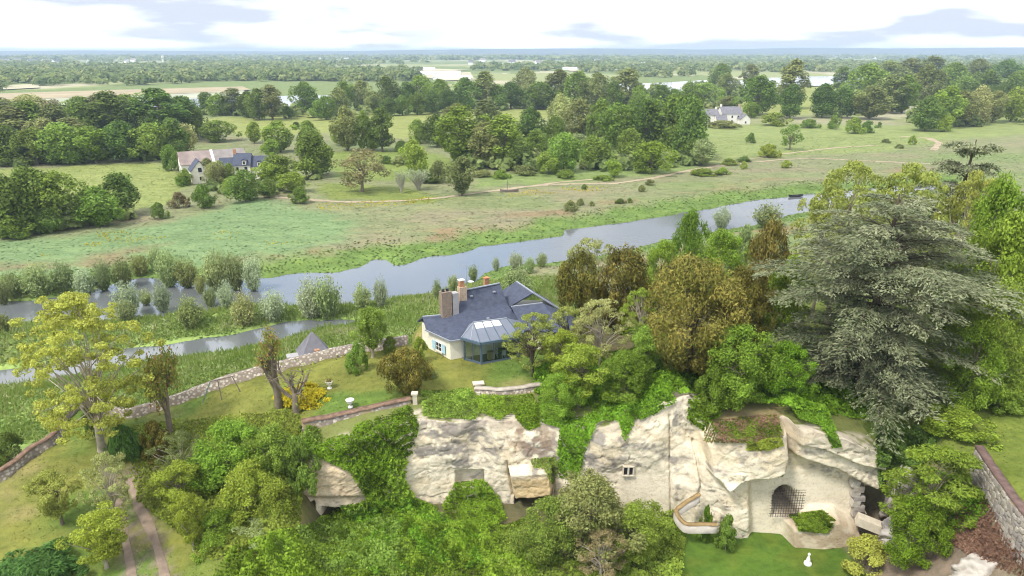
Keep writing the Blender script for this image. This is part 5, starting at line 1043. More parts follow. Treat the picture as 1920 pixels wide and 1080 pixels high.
# ------------------------------------------------------------------ pavilion with pyramid roof at the river wall
px_, py_ = at(583, 668, 8.2); pv = empty("garden_pavilion", (px_, py_ + 1.2, 2.4), 0.45, "small pavilion with a steep pyramid slate roof behind the garden wall", "pavilion")
MB().box((0, 0, 2.9), (2.9, 2.9, 5.8)).build("wall", STONE, pv)
MB().add([(-1.75, -1.75, 5.7), (1.75, -1.75, 5.7), (1.75, 1.75, 5.7), (-1.75, 1.75, 5.7), (0, 0, 8.35)], [(3, 2, 1, 0), (0, 1, 4), (1, 2, 4), (2, 3, 4), (3, 0, 4)]).build("roof", SLATE2, pv)
MB().box((0.15, -1.25, 6.35), (0.55, 0.7, 0.5)).build("dormer", BRICKO, pv)
x_, y_ = at(549, 668, 8.0); sh = empty("small_shed", (x_, y_, 6.6), 0.4, "small pale shed with grey lid left of the pyramid-roofed pavilion", "shed"); MB().box((0, 0, 0.55), (1.1, 0.9, 1.7)).build("wall", WHITEW, sh); MB().box((0, 0, 1.48), (1.35, 1.1, 0.14)).build("roof", GREYR, sh)

# ------------------------------------------------------------------ garden walls
def wall_strip(name, pts, up, down, th, mat, label, cope=None, cat="wall", smooth=4):
    """rubble wall along 3d points: top = z + up, foot = z - down, with an uneven top"""
    D = []
    for a_, b_ in zip(pts[:-1], pts[1:]):
        n_ = max(2, int(math.dist(a_, b_) / 0.35)); D += [np.array(a_) + (np.array(b_) - np.array(a_)) * k / n_ for k in range(n_)]
    D.append(np.array(pts[-1])); D = np.array(D)
    for _ in range(smooth): D[1:-1] = (D[:-2] + 2 * D[1:-1] + D[2:]) / 4
    T = np.gradient(D[:, :2], axis=0); T = norm(T); N = np.c_[-T[:, 1], T[:, 0]]; k = np.arange(len(D)); j = 0.12 * (fbm(k / 2.0, k * 0.0, 5, 3) - 0.5)
    rows = []
    for s, dz in ((-1, -down), (-0.96, up), (0.96, up), (1, -down)):
        q = D.copy(); q[:, :2] += N * (s * th / 2 + 0.06 * (fbm(k / 1.5, k * 0 + s, 6, 2) - 0.5))[:, None]; q[:, 2] += dz + (j if dz > 0 else 0); rows.append(q)
    m_ = len(D); V = np.concatenate(rows); F = []
    for r_ in range(3): i_ = np.arange(m_ - 1) + r_ * m_; F.append(np.c_[i_, i_ + m_, i_ + m_ + 1, i_ + 1])
    F.append(np.array([[0, m_, 2 * m_, 3 * m_][::-1], [m_ - 1, 2 * m_ - 1, 3 * m_ - 1, 4 * m_ - 1]]))
    o_ = link(name, raw_mesh(name, V, np.concatenate(F), mat)); tag(o_, label, cat)
    if cope:
        C_ = D[::1]; mb = MB()
        rows = []
        for s, dz in ((-1.15, up), (-1.1, up + 0.13), (1.1, up + 0.13), (1.15, up)):
            q = D.copy(); q[:, :2] += N * (s * th / 2)[..., None] if False else N * (s * th / 2); q[:, 2] += dz + j + 0.03 * (fbm(k * 1.0, k * 0 + s, 7, 2) - 0.5) + 0.004; rows.append(q)
        V = np.concatenate(rows); F = []
        for r_ in range(3): i_ = np.arange(m_ - 1) + r_ * m_; F.append(np.c_[i_, i_ + m_, i_ + m_ + 1, i_ + 1])
        link("coping", raw_mesh("coping", V, np.concatenate(F), cope), o_)
    return o_
wp = [(*at(*p), p[2]) for p in WALLP]
wall_strip("garden_wall", wp[:8], 0.75, 3.2, 0.5, STONE, "curved rubble wall with reddish coping around the golden tree", COPING)
wall_strip("garden_wall", wp[7:], 0.75, 5.5, 0.6, STONE, "long low rubble wall between the lawn and the river reeds")
wall_strip("garden_wall", [(*at(px, py, z), z) for px, py, z in ((566, 796, 9.0), (620, 786, 9.1), (690, 770, 9.4), (770, 752, 9.8))], 0.28, 1.2, 0.55, STONED, "mossy rubble wall along the cliff edge of the house lawn", COPING)
rw = wall_strip("retaining_wall", [(*at(px, py, z), z) for px, py, z in ((890, 730, 9.9), (940, 733, 9.95), (985, 728, 10.0), (1014, 722, 10.0))], 0.12, 1.5, 0.5, STONE, "low stone retaining wall below the conservatory lawn", plain("grey_coping", (0.40, 0.35, 0.28), 0.9, 0.1, 0.3, 2.0))
blk = MB().box((0, 0, 0), (0.42, 0.30, 0.46)); bm_ = blk.build("block", ASHLAR); bme = bm_.data; COL.objects.unlink(bm_); bpy.data.objects.remove(bm_)
for k in range(14):
    f = (k + 0.5) / 14; px = 893 + 119 * f; x_, y_ = at(px, 731 - 6 * f + 3 * math.sin(f * 3.14), 9.9); o_ = link("stone_block", bme, rw, (x_, y_ - 0.24, 9.55 + 0.04 * math.sin(k * 5))); o_.scale = (0.85 + 0.2 * math.sin(k * 3.3), 1, 0.9 + 0.15 * math.sin(k * 7.1)); o_.rotation_euler = (0, 0, -0.1 + 0.25 * f)
x_, y_ = at(897, 719, 10.0); tag(MB().box((x_, y_, 10.02), (1.1, 0.7, 0.16), 0.2).build("stone_step", ASHLAR), "white stone slab at the left end of the retaining wall", "step")
x_, y_ = at(778, 752, 9.9); tag(MB().box((x_, y_, 9.9), (0.4, 0.4, 1.5), 0.2).prism([(x_ - .3, y_ - .3), (x_ + .3, y_ - .3), (x_ + .3, y_ + .3), (x_ - .3, y_ + .3)], 10.64, 10.78).build("gate_pier", ASHLAR), "pale stone pier at the right end of the mossy wall", "pier")
# right retaining wall with its stones
RWP = [(36.2, 46.0, 11.0), (35.6, 43.5, 10.9), (35.0, 41.0, 10.8), (34.5, 38.5, 10.7), (34.1, 35.5, 10.6), (33.9, 31, 10.5)]
rw = wall_strip("retaining_wall", RWP, 0.55, 6.0, 0.55, STONED, "tall rubble retaining wall below the right lawn", plain("dark_coping", (0.15, 0.10, 0.085), 0.95, 0.1, 0.4, 2.0))
rs = np.random.default_rng(3)
smesh = []
for k in range(4):
    V = np.array([(i, j, l) for i in (-1, 1) for j in (-1, 1) for l in (-1, 1)], float) * (0.5, 0.5, 0.5); mb = MB()
    bb = rs.uniform(0.7, 0.98, (8, 3)); V = V * bb; F = [(0, 1, 3, 2), (4, 6, 7, 5), (0, 4, 5, 1), (2, 3, 7, 6), (0, 2, 6, 4), (1, 5, 7, 3)]
    o_ = mb.add(V, F).build("stone", [plain("wall_stone_%d" % k, c_, 0.95, 0.1, 0.25, 3.0, bmp=0.5) for c_ in [((0.42, 0.38, 0.33), (0.35, 0.31, 0.26), (0.48, 0.44, 0.37), (0.30, 0.275, 0.25))[k]]][0]); smesh.append(o_.data); COL.objects.unlink(o_); bpy.data.objects.remove(o_)
for r_ in range(9):
    s_ = rs.uniform(0, 0.3)
    while s_ < 8.6:
        l_ = rs.uniform(0.32, 0.62); f = (s_ + l_ / 2) / 2.55; i0 = int(f); f -= i0
        if i0 > 3: break
        p_ = lerp(RWP[i0], RWP[i0 + 1], f); q_ = np.array(RWP[i0 + 1]) - np.array(RWP[i0]); rz_ = math.atan2(q_[1], q_[0])
        o_ = link("stone", smesh[rs.integers(4)], rw, (p_[0] - 0.27, p_[1], p_[2] + 0.25 - r_ * 0.34 + rs.normal() * 0.05)); o_.scale = (l_ * rs.uniform(0.8, 1.05), rs.uniform(0.16, 0.3), rs.uniform(0.24, 0.42)); o_.rotation_euler = (rs.normal() * .05, rs.normal() * 0.12, rz_ + rs.normal() * 0.06); s_ += l_
# masonry quoins and beam at the right end of the cliff
qn = empty("masonry_pier", (onY(1606, 1000, 47.6)), 0, "rough stone quoin pier at the right end of the arched rock wall", "pier"); qo = qn.location.copy()
for k in range(11):
    p_ = onY(1606 + (3 if k % 2 else -3), 995 - k * 9, 48.4 + 0.1 * (k / 11)); o_ = link("stone", smesh[k % 4], qn, (p_[0] - qo.x, p_[1] - qo.y, p_[2] - qo.z)); o_.scale = (1.0 if k % 2 else 0.75, 0.7, 0.66)
b0, b1 = onY(1606, 972, 47.2), onY(1706, 1012, 45.6)
tag(MB().bar(b0, b1, 0.9, 0.75).build("stone_beam", ASHLAR), "slanting stone beam bridging the two dark openings at the right", "beam")
def rock(name, c, d, seed, mat, label, rz=0):
    rng = np.random.default_rng(seed); import bmesh
    bm = bmesh.new(); bmesh.ops.create_icosphere(bm, subdivisions=5, radius=1.0); P = np.array([v.co[:] for v in bm.verts])
    n_ = fbm(P[:, 0] * 1.6 + seed, P[:, 1] * 1.6 + P[:, 2] * 1.1, seed, 4) - 0.5; n2_ = fbm(P[:, 0] * 5 + seed, P[:, 2] * 7 + P[:, 1] * 3, seed + 1, 3) - 0.5
    n3_ = np.abs(fbm(P[:, 0] * 3 + seed, P[:, 2] * 4 + P[:, 1] * 4, seed + 2, 4) - 0.5); P = np.sign(P) * np.abs(P) ** 0.8 * (1 + 0.9 * n_ + 0.35 * n2_ - 0.6 * n3_)[:, None]
    for v, p_ in zip(bm.verts, P): v.co = p_ * np.array(d)
    me = bpy.data.meshes.new(name); bm.to_mesh(me); bm.free(); me.materials.append(mat); me.polygons.foreach_set("use_smooth", np.ones(len(me.polygons), bool)); o_ = link(name, me, None, c); o_.rotation_euler = (0, 0, rz); return tag(o_, label, "rock")
LIME = plain("pale_rock", (0.46, 0.42, 0.36), 0.95, 0.1, 0.3, 1.1, bmp=0.9, bscale=5)
p_ = onY(1690, 1000, 44.8); rock("rock_outcrop", p_, (1.8, 1.2, 1.3), 3, ROCKG, "grey rubble rock mass below the slanting stone beam", 0.4)
p_ = onY(1850, 1095, 39.0); rock("rock_outcrop", p_, (3.0, 1.6, 2.0), 5, LIME, "white rock face in the bottom right corner", 0.3)
p_ = onY(1700, 940, 48.2); rock("rock_outcrop", (p_[0], p_[1] + 0.6, p_[2]), (1.6, 1.0, 2.6), 7, LIME, "smooth pale rock slab behind the dark opening at the right", 0.2)
# parapet on the cliff
pp = [onY(1312, 927, 48.7), onY(1264, 957, 48.0), onY(1282, 984, 47.1), onY(1345, 984, 46.9)]
wall_strip("rock_parapet", pp, 0.0, 0.75, 0.32, LIME, "zigzag rock-cut parapet with brown top at the cliff foot", plain("brown_moss", (0.27, 0.19, 0.09), 0.95, 0.1, 0.4, 3.0), smooth=1)
# iron grille in the arched opening
gx0, gy0, gz0 = onY(1471, 968, 48.55); gr = empty("iron_grille", (gx0, gy0 - 0.1, gz0), 0, "rusty iron grille across the arched opening in the rock", "grille")
gw, gh = 1.25, 2.95
for k in range(13): xx = -gw + 2 * gw * k / 12; MB().box((xx, 0, gh * 0.5 * (1 - 0.22 * (xx / gw) ** 2)), (0.028, 0.028, gh * (1 - 0.22 * (xx / gw) ** 2))).build("bar", IRON, gr)
for k in range(11): MB().box((0, -0.035, 0.12 + k * 0.26), (2 * gw + 0.35, 0.026, 0.028)).build("crossbar", IRON, gr)
wx0 = onY(1180, 890, 50.6); k_ = (np.abs(cx_ - wx0[0]) < 0.6) & (np.abs(cz_ - wx0[2]) < 0.7); wy = float(cyf[k_].min()) - 0.03
rwn = empty("rock_window", (wx0[0], wy, wx0[2]), 0, "small two-light window cut in the smooth cliff face", "window")
MB().box((0, 0.12, 0.44), (1.0, 0.3, 0.12)).box((0, 0.12, -0.46), (1.1, 0.36, 0.1)).box((-0.44, 0.12, 0), (0.1, 0.3, 0.8)).box((0.44, 0.12, 0), (0.1, 0.3, 0.8)).build("frame", ASHLAR, rwn); MB().box((0, 0.1, 0), (0.14, 0.28, 0.8)).build("mullion", ASHLAR, rwn)
for s_ in (-1, 1): MB().box((s_ * 0.23, 0.1, 0), (0.32, 0.02, 0.8)).build("pane", DARKW, rwn)  # near-black panels stand in for the shade of two open holes
# urns, statue, stakes
def urn(x, y, label, plantmat=None):
    z = tz(x, y); u = empty("garden_urn", (x, y, z), 0, label, "urn", "urns on the house lawn"); u.scale = (0.8, 0.8, 0.9)
    MB().lathe([(0.3, 0), (0.3, 0.1), (0.16, 0.16), (0.11, 0.32), (0.17, 0.4)], 16).build("foot", WHITEW, u, smooth=False); MB().lathe([(0.16, 0.4), (0.34, 0.55), (0.42, 0.78), (0.5, 0.84), (0.5, 0.9), (0.36, 0.9), (0.3, 0.8)], 16).build("bowl", WHITEW, u)
    if plantmat:
        rng = np.random.default_rng(5); P = rng.normal(size=(260, 3)) * (0.22, 0.22, 0.12) + (0, 0, 1.0); V, F = leaf_quads(P, rng.normal(size=(260, 3)) + (0, 0, .5), rng.normal(size=(260, 3)), np.full(260, .16), np.full(260, .1)); link("flowers", raw_mesh("urn_flowers", V, F, LM[plantmat], tint=rng.uniform(0, 1, 260)), u)
urn(*at(618, 727, 9), "white stone urn with rusty plants right of the yellow shrub", "rust"); urn(*at(657, 762, 9.2), "empty white stone urn on the lawn by the mossy wall"); urn(*at(731, 684, 9.8), "white urn planted with red flowers near the rounded yew", "rust")
sx, sy = at(1517, 1042, 2.1); st = empty("garden_statue", (sx, sy, tz(sx, sy)), 0, "small white statue with round base on the lawn below the cliff", "statue"); st.scale = (0.75, 0.75, 0.8)
MB().lathe([(0.36, 0), (0.42, 0.1), (0.4, 0.26), (0.26, 0.4)], 16).build("base", WHITEP, st); MB().lathe([(0.24, 0.4), (0.2, 0.7), (0.13, 0.95), (0.1, 1.1), (0.14, 1.2), (0.15, 1.3), (0.09, 1.4), (0.02, 1.44)], 14).build("figure", WHITEP, st)
for k, (px, py, lab) in enumerate(((612, 783, "thin iron stake on the lawn edge left of the empty urn"), (676, 766, "thin iron stake on the lawn edge right of the empty urn"))):
    x_, y_ = at(px, py, 9.2); tag(MB().bar((x_, y_, tz(x_, y_) - .1), (x_ + 0.03, y_, tz(x_, y_) + 1.1), 0.05).lathe([(0.05, 0), (0.05, 0.06)], 8, (x_ + .03, y_, tz(x_, y_) + 1.1)).build("iron_stake", IRON), lab, "stake")
x_, y_ = at(410, 745, 7.3); z_ = tz(x_, y_)
sw = empty("swing_frame", (x_, y_, z_), 0.3, "blue-green wooden swing frame with leaning legs on the lawn", "swing"); TEAL = plain("teal_paint", (0.16, 0.27, 0.25), 0.6, 0.3)
for i, m_ in ((-1, TEAL), (1, DWOOD)): MB().bar((i * 0.9 - 0.6, -0.3, 0), (i * 0.35 - 0.2, 0, 2.1), 0.08).build("leg", m_, sw)
MB().bar((-0.6, 0, 2.08), (1.6, 0.6, 2.08), 0.08).build("crossbar", DWOOD, sw); MB().bar((1.5, 0.5, 2.08), (2.2, 0.2, 0), 0.08).build("leg", DWOOD, sw)

# ------------------------------------------------------------------ boats
def boat(x, y, z, L, rz, label, mat, mast=False):
    b = empty("flat_boat", (x, y, z), rz, label, "boat"); S = []
    for i in range(9):
        f = i / 8 * 2 - 1; hw = 0.11 * L * (1 - 0.75 * abs(f) ** 3); zz = 0.05 * L * abs(f) ** 2.5; S.append([(f * L / 2, -hw * 0.75, zz), (f * L / 2, -hw, zz + 0.6), (f * L / 2, hw, zz + 0.6), (f * L / 2, hw * 0.75, zz), (f * L / 2, -hw * 0.85, zz + 0.6), (f * L / 2, -hw * .65, zz + 0.12), (f * L / 2, hw * .65, zz + 0.12), (f * L / 2, hw * 0.85, zz + 0.6)])
    V = [p for s in S for p in s]; F = []
    for i in range(8):
        a_ = i * 8; c_ = a_ + 8
        for (p_, q_) in ((0, 3), (1, 0), (4, 1), (5, 4), (6, 5), (7, 6), (2, 7), (3, 2)): F.append((a_ + p_, c_ + p_, c_ + q_, a_ + q_))
    F += [(0, 1, 4, 5, 6, 7, 2, 3), tuple(64 + k for k in (3, 2, 7, 6, 5, 4, 1, 0))]
    MB().add(V, F).build("hull", mat, b)
    for f in (-0.25, 0.15): MB().box((f * L, 0, 0.5), (0.3, 0.2 * L, 0.06)).build("thwart", DWOOD, b)
    if mast: MB().bar((-0.1 * L, 0, 0.3), (-0.1 * L, 0, 3.4), 0.12).build("mast", DWOOD, b)
x_, y_ = at(1492, 369, 0); boat(x_, y_, -0.05, 4.8, 0.25, "dark flat-bottomed boat moored at the far river bank", DARKW)
x_, y_ = at(955, 361, 2); boat(x_, y_, tz(x_, y_), 5.4, 0.1, "old wooden boat lying on the grass beside the sandy path", DWOOD, True)

# ------------------------------------------------------------------ houses of the plain
def gable_block(root, x, y, rz, L, Wd, eave, ridge, wall, roof, wins=(), chim=(), name="", over=0.35):
    cr, sr = math.cos(rz), math.sin(rz)
    def X(p): return (x + p[0] * cr - p[1] * sr, y + p[0] * sr + p[1] * cr, p[2])
    l, w_ = L / 2, Wd / 2
    V = [X(p) for p in ((-l, -w_, -.3), (l, -w_, -.3), (l, w_, -.3), (-l, w_, -.3), (-l, -w_, eave), (l, -w_, eave), (l, w_, eave), (-l, w_, eave), (-l, 0, ridge), (l, 0, ridge))]
    MB().add(V, [(3, 2, 1, 0), (0, 1, 5, 4), (2, 3, 7, 6), (1, 2, 6, 9, 5), (3, 0, 4, 8, 7), (4, 5, 9, 8), (6, 7, 8, 9)]).build("wall", wall, root)
    sl_ = (ridge - eave) / w_; ee = eave - over * sl_ + 0.12
    r_ = MB()
    for s in (-1, 1): r_.slab([X(p) for p in ((-l - .25, 0, ridge + .12), (l + .25, 0, ridge + .12), (l + .25, s * (w_ + over), ee), (-l - .25, s * (w_ + over), ee))], 0.1)
    ro = r_.build("roof", roof, root)
    for (fx, z0, ww, hh, side) in wins:
        if side in "fb":
            s = -1 if side == "f" else 1; c_ = X((fx, s * (w_ + 0.02), z0)); o_ = MB().box(c_, (ww, 0.1, hh), rz).build("window", WHITEP, root); MB().box(X((fx, s * (w_ + 0.06), z0)), (ww * 0.8, 0.06, hh * 0.86), rz).build("pane", DARKW, o_)
        else:
            s = -1 if side == "l" else 1; c_ = X((s * (l + 0.02), fx, z0)); o_ = MB().box(c_, (0.1, ww, hh), rz).build("window", WHITEP, root); MB().box(X((s * (l + 0.06), fx, z0)), (0.06, ww * 0.8, hh * 0.86), rz).build("pane", DARKW, o_)
    for (fx, zt_, m_) in chim: MB().box(X((fx, 0, (ridge + zt_) / 2 - .2)), (0.9, 0.6, zt_ - ridge + 0.6), rz).build("chimney", m_, ro)
    return ro, X
bn = empty("stone_barn", (-99.6, 227.5, 2.0), 0, "long farm barn with faded tile roof split by a white strip", "barn")
ro, X = gable_block(bn, -4.2, -2.4, 0.515, 9.6, 10.5, 4.4, 7.8, WHITEW, TILE, wins=((0, 2.2, 2.2, 2.6, "l"),)); ro2, X2 = gable_block(bn, 4.6, 2.6, 0.515, 10.0, 10.5, 4.4, 7.8, WHITEW, TILE2)
MB().slab([X((4.7, 0, 8.02)), X((5.5, 0, 8.02)), X((5.5, -5.6, 4.35)), X((4.7, -5.6, 4.35))], 0.12).build("parapet_strip", WHITEP, bn)
x_, y_ = -97.6, 213.0; f1 = empty("farm_cottage", (x_, y_, 2.0), 0, "small slate-roofed cottage with gable window in front of the barn", "cottage"); gable_block(f1, 0, 0, -1.05, 7.0, 5.0, 4.0, 6.9, RENDER_, SLATE, wins=((0, 4.2, 1.3, 1.6, "r"), (0, 1.6, 1.0, 1.3, "r"), (1.5, 2.5, 1, 1.2, "f")))
x_, y_ = -85.2, 218.0; f2 = empty("farm_house", (x_, y_, 2.0), 0, "cream farmhouse with blue slate roofs and dormers beside the barn", "house"); f2.scale = (1, 1, 0.9)
gable_block(f2, 0, 0, 0.12, 5.0, 6.0, 5.6, 9.0, RENDER_, SLATE, wins=((1.2, 4.0, 1.1, 1.9, "f"), (-1.4, 4.0, 1.0, 1.6, "f")), chim=((-2.4, 10.4, BRICKO),))
gable_block(f2, 5.6, 0.9, 0.12, 6.0, 5.2, 4.9, 8.0, RENDER_, SLATE, wins=((-1.0, 2.0, 1.0, 1.4, "f"), (1.6, 2.0, 1.0, 1.4, "f")))
gable_block(f2, -4.9, 0.4, 0.35, 5.0, 5.0, 4.9, 7.4, RENDER_, SLATE, wins=((0, 1.8, 1.0, 1.4, "f"),))
for (dx_, dz_, dy_) in ((1.2, 6.3, -2.6), (5.6, 5.6, -1.7)):
    d_ = MB().box((dx_, dy_ + .1, dz_), (1.1, 1.6, 1.5), 0.12).build("dormer", WHITEW, f2); MB().box((dx_ + .1, dy_ - .74, dz_), (0.6, 0.08, 0.9), 0.12).build("pane", DARKW, d_); MB().slab([(dx_ - .75, dy_ - .9, dz_ + .72), (dx_, dy_ - .9, dz_ + 1.3), (dx_ + .1, dy_ + 1.2, dz_ + 1.3), (dx_ - .65, dy_ + 1.2, dz_ + .72)], .08).slab([(dx_ + .75, dy_ - .9, dz_ + .72), (dx_, dy_ - .9, dz_ + 1.3), (dx_ + .1, dy_ + 1.2, dz_ + 1.3), (dx_ + .85, dy_ + 1.2, dz_ + .72)], .08).build("dormer_roof", SLATE, d_)
x_, y_ = at(1343, 232, 2); fh = empty("manor_house", (x_, y_, 2.0), 0, "far white manor house with several slate roofs in the pasture", "house"); fh.scale = (1.15, 1.0, 0.78)
gable_block(fh, -4.6, 1.5, 0.08, 9.5, 8, 6.6, 10.2, WHITEW, SLATE2, wins=tuple((i, z, 1.0, 1.6, "f") for i in (-3, 0, 3) for z in (1.9, 4.7)), chim=((-4.2, 12.0, BRICKO), (4.2, 11.6, WHITEW)))
gable_block(fh, 6.6, 2.5, 0.08, 10.0, 9, 7.4, 11.8, WHITEW, SLATE2, wins=tuple((i, z, 1.0, 1.9, "f") for i in (-3, 0, 3) for z in (1.9, 5.2)), chim=((-4.6, 13.4, WHITEW), (4.6, 13.4, BRICKT)))
gable_block(fh, -11.5, 0.0, 0.08, 7, 6.5, 3.4, 6.4, RENDER_, SLATE2, wins=((0, 1.6, 1, 1.4, "f"), (2, 1.6, 1, 1.4, "f"))); gable_block(fh, 1.0, -3.0, 0.08, 5.0, 5, 3.6, 6.6, WHITEW, SLATE2, wins=((0, 1.6, 1, 1.6, "f"),))
gable_block(fh, 12.0, -3.0, 1.65, 8.0, 4.6, 4.2, 7.4, WHITEW, SLATE2, wins=((0, 1.8, 1.0, 1.6, "l"),))
x_, y_ = at(307, 123, 2); wt = empty("water_tower", (x_, y_, 2.0), 0, "distant pale water tower on the horizon at the left", "tower"); MB().lathe([(3.2, 0), (2.6, 3), (2.4, 19)], 14).build("shaft", WHITEW, wt); MB().lathe([(2.4, 19), (3.8, 21), (3.8, 26), (3.2, 27), (0.3, 28)], 14).build("tank", WHITEW, wt)
for k, (px, py, L_, d_) in enumerate(((735, 133, 46, 16), (790, 132, 60, 20), (815, 141, 90, 26), (848, 149, 55, 22), (1200, 121, 90, 24), (1300, 124, 70, 20), (1080, 131, 60, 20), (1225, 130, 60, 18))):
    x_, y_ = at(px, py, 2); g_ = empty("greenhouse", (x_, y_, 2.0), 0.05, f"far white greenhouse among the distant fields, {ORD[sorted([735, 790, 815, 848, 1200, 1300, 1080, 1225]).index(px)]} from left", "greenhouse", "far white greenhouses"); gable_block(g_, 0, 0, 0.0, L_, d_, 4.0, 6.0, WHITEP, WHITEP)
for k, (px, py) in enumerate(((12, 118), (34, 117), (60, 119), (86, 118), (104, 120), (166, 119), (238, 118), (250, 116), (960, 121), (1010, 122), (1545, 113), (1640, 112), (1800, 111), (600, 113), (650, 112), (905, 116), (885, 122), (1120, 118))):
    x_, y_ = at(px, py, 2); g_ = empty("village_house", (x_, y_, 2.0), k * 0.4, f"tiny whitish house near the horizon, {ORD[sorted([12, 34, 60, 86, 104, 166, 238, 250, 960, 1010, 1545, 1640, 1800, 600, 650, 905, 885, 1120]).index(px)]} from left", "house", "far village houses"); gable_block(g_, 0, 0, 0.0, 22, 12, 8, 14, WHITEP, TILE2 if k % 2 else SLATE2)
# ------------------------------------------------------------------ ivy, undergrowth, reeds and grass
def cover(name, pix, n, mat, ls, lump, label=None, cat=None, kind=None, group=None, seed=1, asp=0.7, hang=0.0, group2=None):
    """leaves grown over whatever surface lies there, in cushions of uneven height"""
    rng = np.random.default_rng(seed); P = hit_px(rng, pix, n); n = len(P)
    c = fbm(P[:, 0] / 0.9 + P[:, 2] * 0.7, P[:, 1] / 0.9 + P[:, 2] * 0.6, seed + 3, 3); c2 = fbm(P[:, 0] / 2.4 + P[:, 2] * 0.3, P[:, 1] / 2.4 - P[:, 2] * 0.3, seed + 9, 2)
    hgt = lump * (np.clip((c - 0.3) * 1.8, 0, 1) * 0.6 + np.clip((c2 - 0.3) * 1.8, 0, 1) * 0.8) * rng.uniform(0.45, 1.0, n)
    P = P + np.c_[rng.normal(size=n) * 0.06, -0.5 * hgt - 0.05, 0.8 * hgt + 0.03]
    e = 0.25; gx = (fbm((P[:, 0] + e) / 0.9 + P[:, 2] * 0.7, P[:, 1] / 0.9 + P[:, 2] * 0.6, seed + 3, 3) - c) / e * lump; gy = (fbm(P[:, 0] / 0.9 + P[:, 2] * 0.7, (P[:, 1] + e) / 0.9 + P[:, 2] * 0.6, seed + 3, 3) - c) / e * lump
    N = np.c_[-gx * 1.6, -gy * 1.6 - 0.5, np.full(n, 0.8)] + rng.normal(size=(n, 3)) * 0.45
    D = rng.normal(size=(n, 3)) + np.array([0, -0.2, -hang]); L = ls * rng.uniform(0.6, 1.35, n); V, F = leaf_quads(P, N, D, L, L * asp)
    tint = np.clip(0.5 + 0.9 * (c2 - 0.5) + rng.normal(size=n) * 0.2, 0, 1)
    o_ = link(name, raw_mesh(name, V, F, LM[mat], tint=tint)); return tag(o_, label, cat, group, kind)
IVY = [
    ([(575, 805), (640, 790), (770, 762), (785, 800), (772, 850), (735, 880), (720, 930), (690, 940), (660, 890), (600, 860), (575, 850)], 13000, 0.22, 0.9, "ivy", "broad ivy curtain under the mossy wall, left of the pale cliff"),
    ([(690, 880), (765, 860), (760, 900), (780, 935), (820, 950), (810, 985), (740, 990), (690, 960)], 6000, 0.22, 0.7, "brier", "ivy running down the left foot of the pale cliff"),
    ([(855, 905), (907, 902), (935, 935), (950, 975), (900, 1000), (840, 985), (830, 950)], 5500, 0.20, 0.7, "ivy", "bright ivy mound climbing into the square rock-cut alcove"),
    ([(790, 735), (880, 728), (905, 760), (890, 790), (860, 785), (830, 785), (795, 780)], 5500, 0.20, 0.9, "mid", "shrubby ivy on the cliff top below the house lawn"),
    ([(890, 745), (1000, 742), (1010, 790), (985, 800), (960, 775), (935, 790), (900, 775)], 4500, 0.19, 0.6, "brier", "low bramble fringe along the cliff top under the retaining wall"),
    ([(970, 760), (1010, 755), (1012, 800), (990, 808), (970, 790)], 1500, 0.19, 0.5, "ivy", "short ivy tongue left of the long ivy column"),
    ([(1010, 745), (1110, 735), (1120, 790), (1095, 850), (1085, 900), (1050, 895), (1045, 850), (1050, 805), (1015, 790)], 8000, 0.21, 0.7, "ivy", "long ivy column hanging down the middle of the cliff"),
    ([(1110, 730), (1250, 700), (1265, 755), (1220, 780), (1190, 790), (1170, 830), (1160, 790), (1115, 795)], 7000, 0.21, 0.8, "ivy", "ivy fringe hanging from the cliff top below the largest yew"),
    ([(995, 862), (1040, 856), (1048, 880), (1035, 910), (1020, 880), (1000, 878)], 900, 0.18, 0.35, "oak", "small dark ivy patch above the yellow rock slab"),
    ([(1290, 750), (1345, 735), (1350, 780), (1320, 808), (1290, 790)], 3000, 0.20, 0.7, "ivy", "ivy clump on the cliff top left of the rock prow"),
    ([(1470, 745), (1540, 752), (1560, 800), (1575, 840), (1560, 842), (1540, 800), (1500, 785)], 3500, 0.20, 0.6, "ivy", "ivy strand hanging over the right overhang"),
    ([(1640, 800), (1760, 800), (1740, 860), (1690, 900), (1672, 940), (1650, 930), (1640, 880)], 9000, 0.22, 0.9, "dark", "dark ivy curtain under the cedar at the right end of the cliff"),
    ([(1400, 828), (1462, 820), (1468, 836), (1440, 846), (1402, 846)], 1500, 0.17, 0.4, "lime", "yellow-green plants on the top of the rock prow"),
    ([(1480, 965), (1540, 957), (1565, 975), (1550, 1000), (1500, 998)], 5000, 0.17, 0.6, "brier", "grassy cushion on the ledge below the iron grille"),
    ([(560, 800), (610, 800), (600, 845), (560, 860)], 2200, 0.22, 0.8, "oak", "dark ivy at the left end of the mossy wall"),
    ([(1680, 900), (1740, 880), (1800, 900), (1850, 900), (1850, 960), (1800, 1000), (1720, 1020), (1690, 990)], 6000, 0.22, 0.8, "ivy", "leafy slope under the feathery tree at the right"),
]
for k, (pl_, n_, ls_, lump_, m_, lab) in enumerate(IVY): cover("ivy", pl_, n_, m_, ls_, lump_, lab, "ivy", None, "ivy on the cliff", seed=300 + k, hang=0.5)
cover("dry_grass", [(1318, 790), (1455, 778), (1466, 820), (1400, 832), (1322, 830)], 2400, "dry", 0.26, 0.4, kind="stuff", seed=331, asp=0.3)
cover("tall_grass", [(1318, 790), (1455, 778), (1466, 820), (1400, 832), (1322, 830)], 4500, "brier", 0.22, 0.5, kind="stuff", seed=339, asp=0.3)
cover("dry_brambles", [(1790, 950), (1880, 930), (1930, 960), (1930, 1085), (1850, 1060), (1780, 1020)], 11000, "dry", 0.26, 0.5, kind="stuff", seed=332, asp=0.3)
cover("undergrowth", [(560, 990), (690, 940), (800, 985), (950, 985), (1010, 960), (1000, 1100), (400, 1100), (440, 1030)], 42000, "brier", 0.22, 1.3, kind="stuff", seed=333)
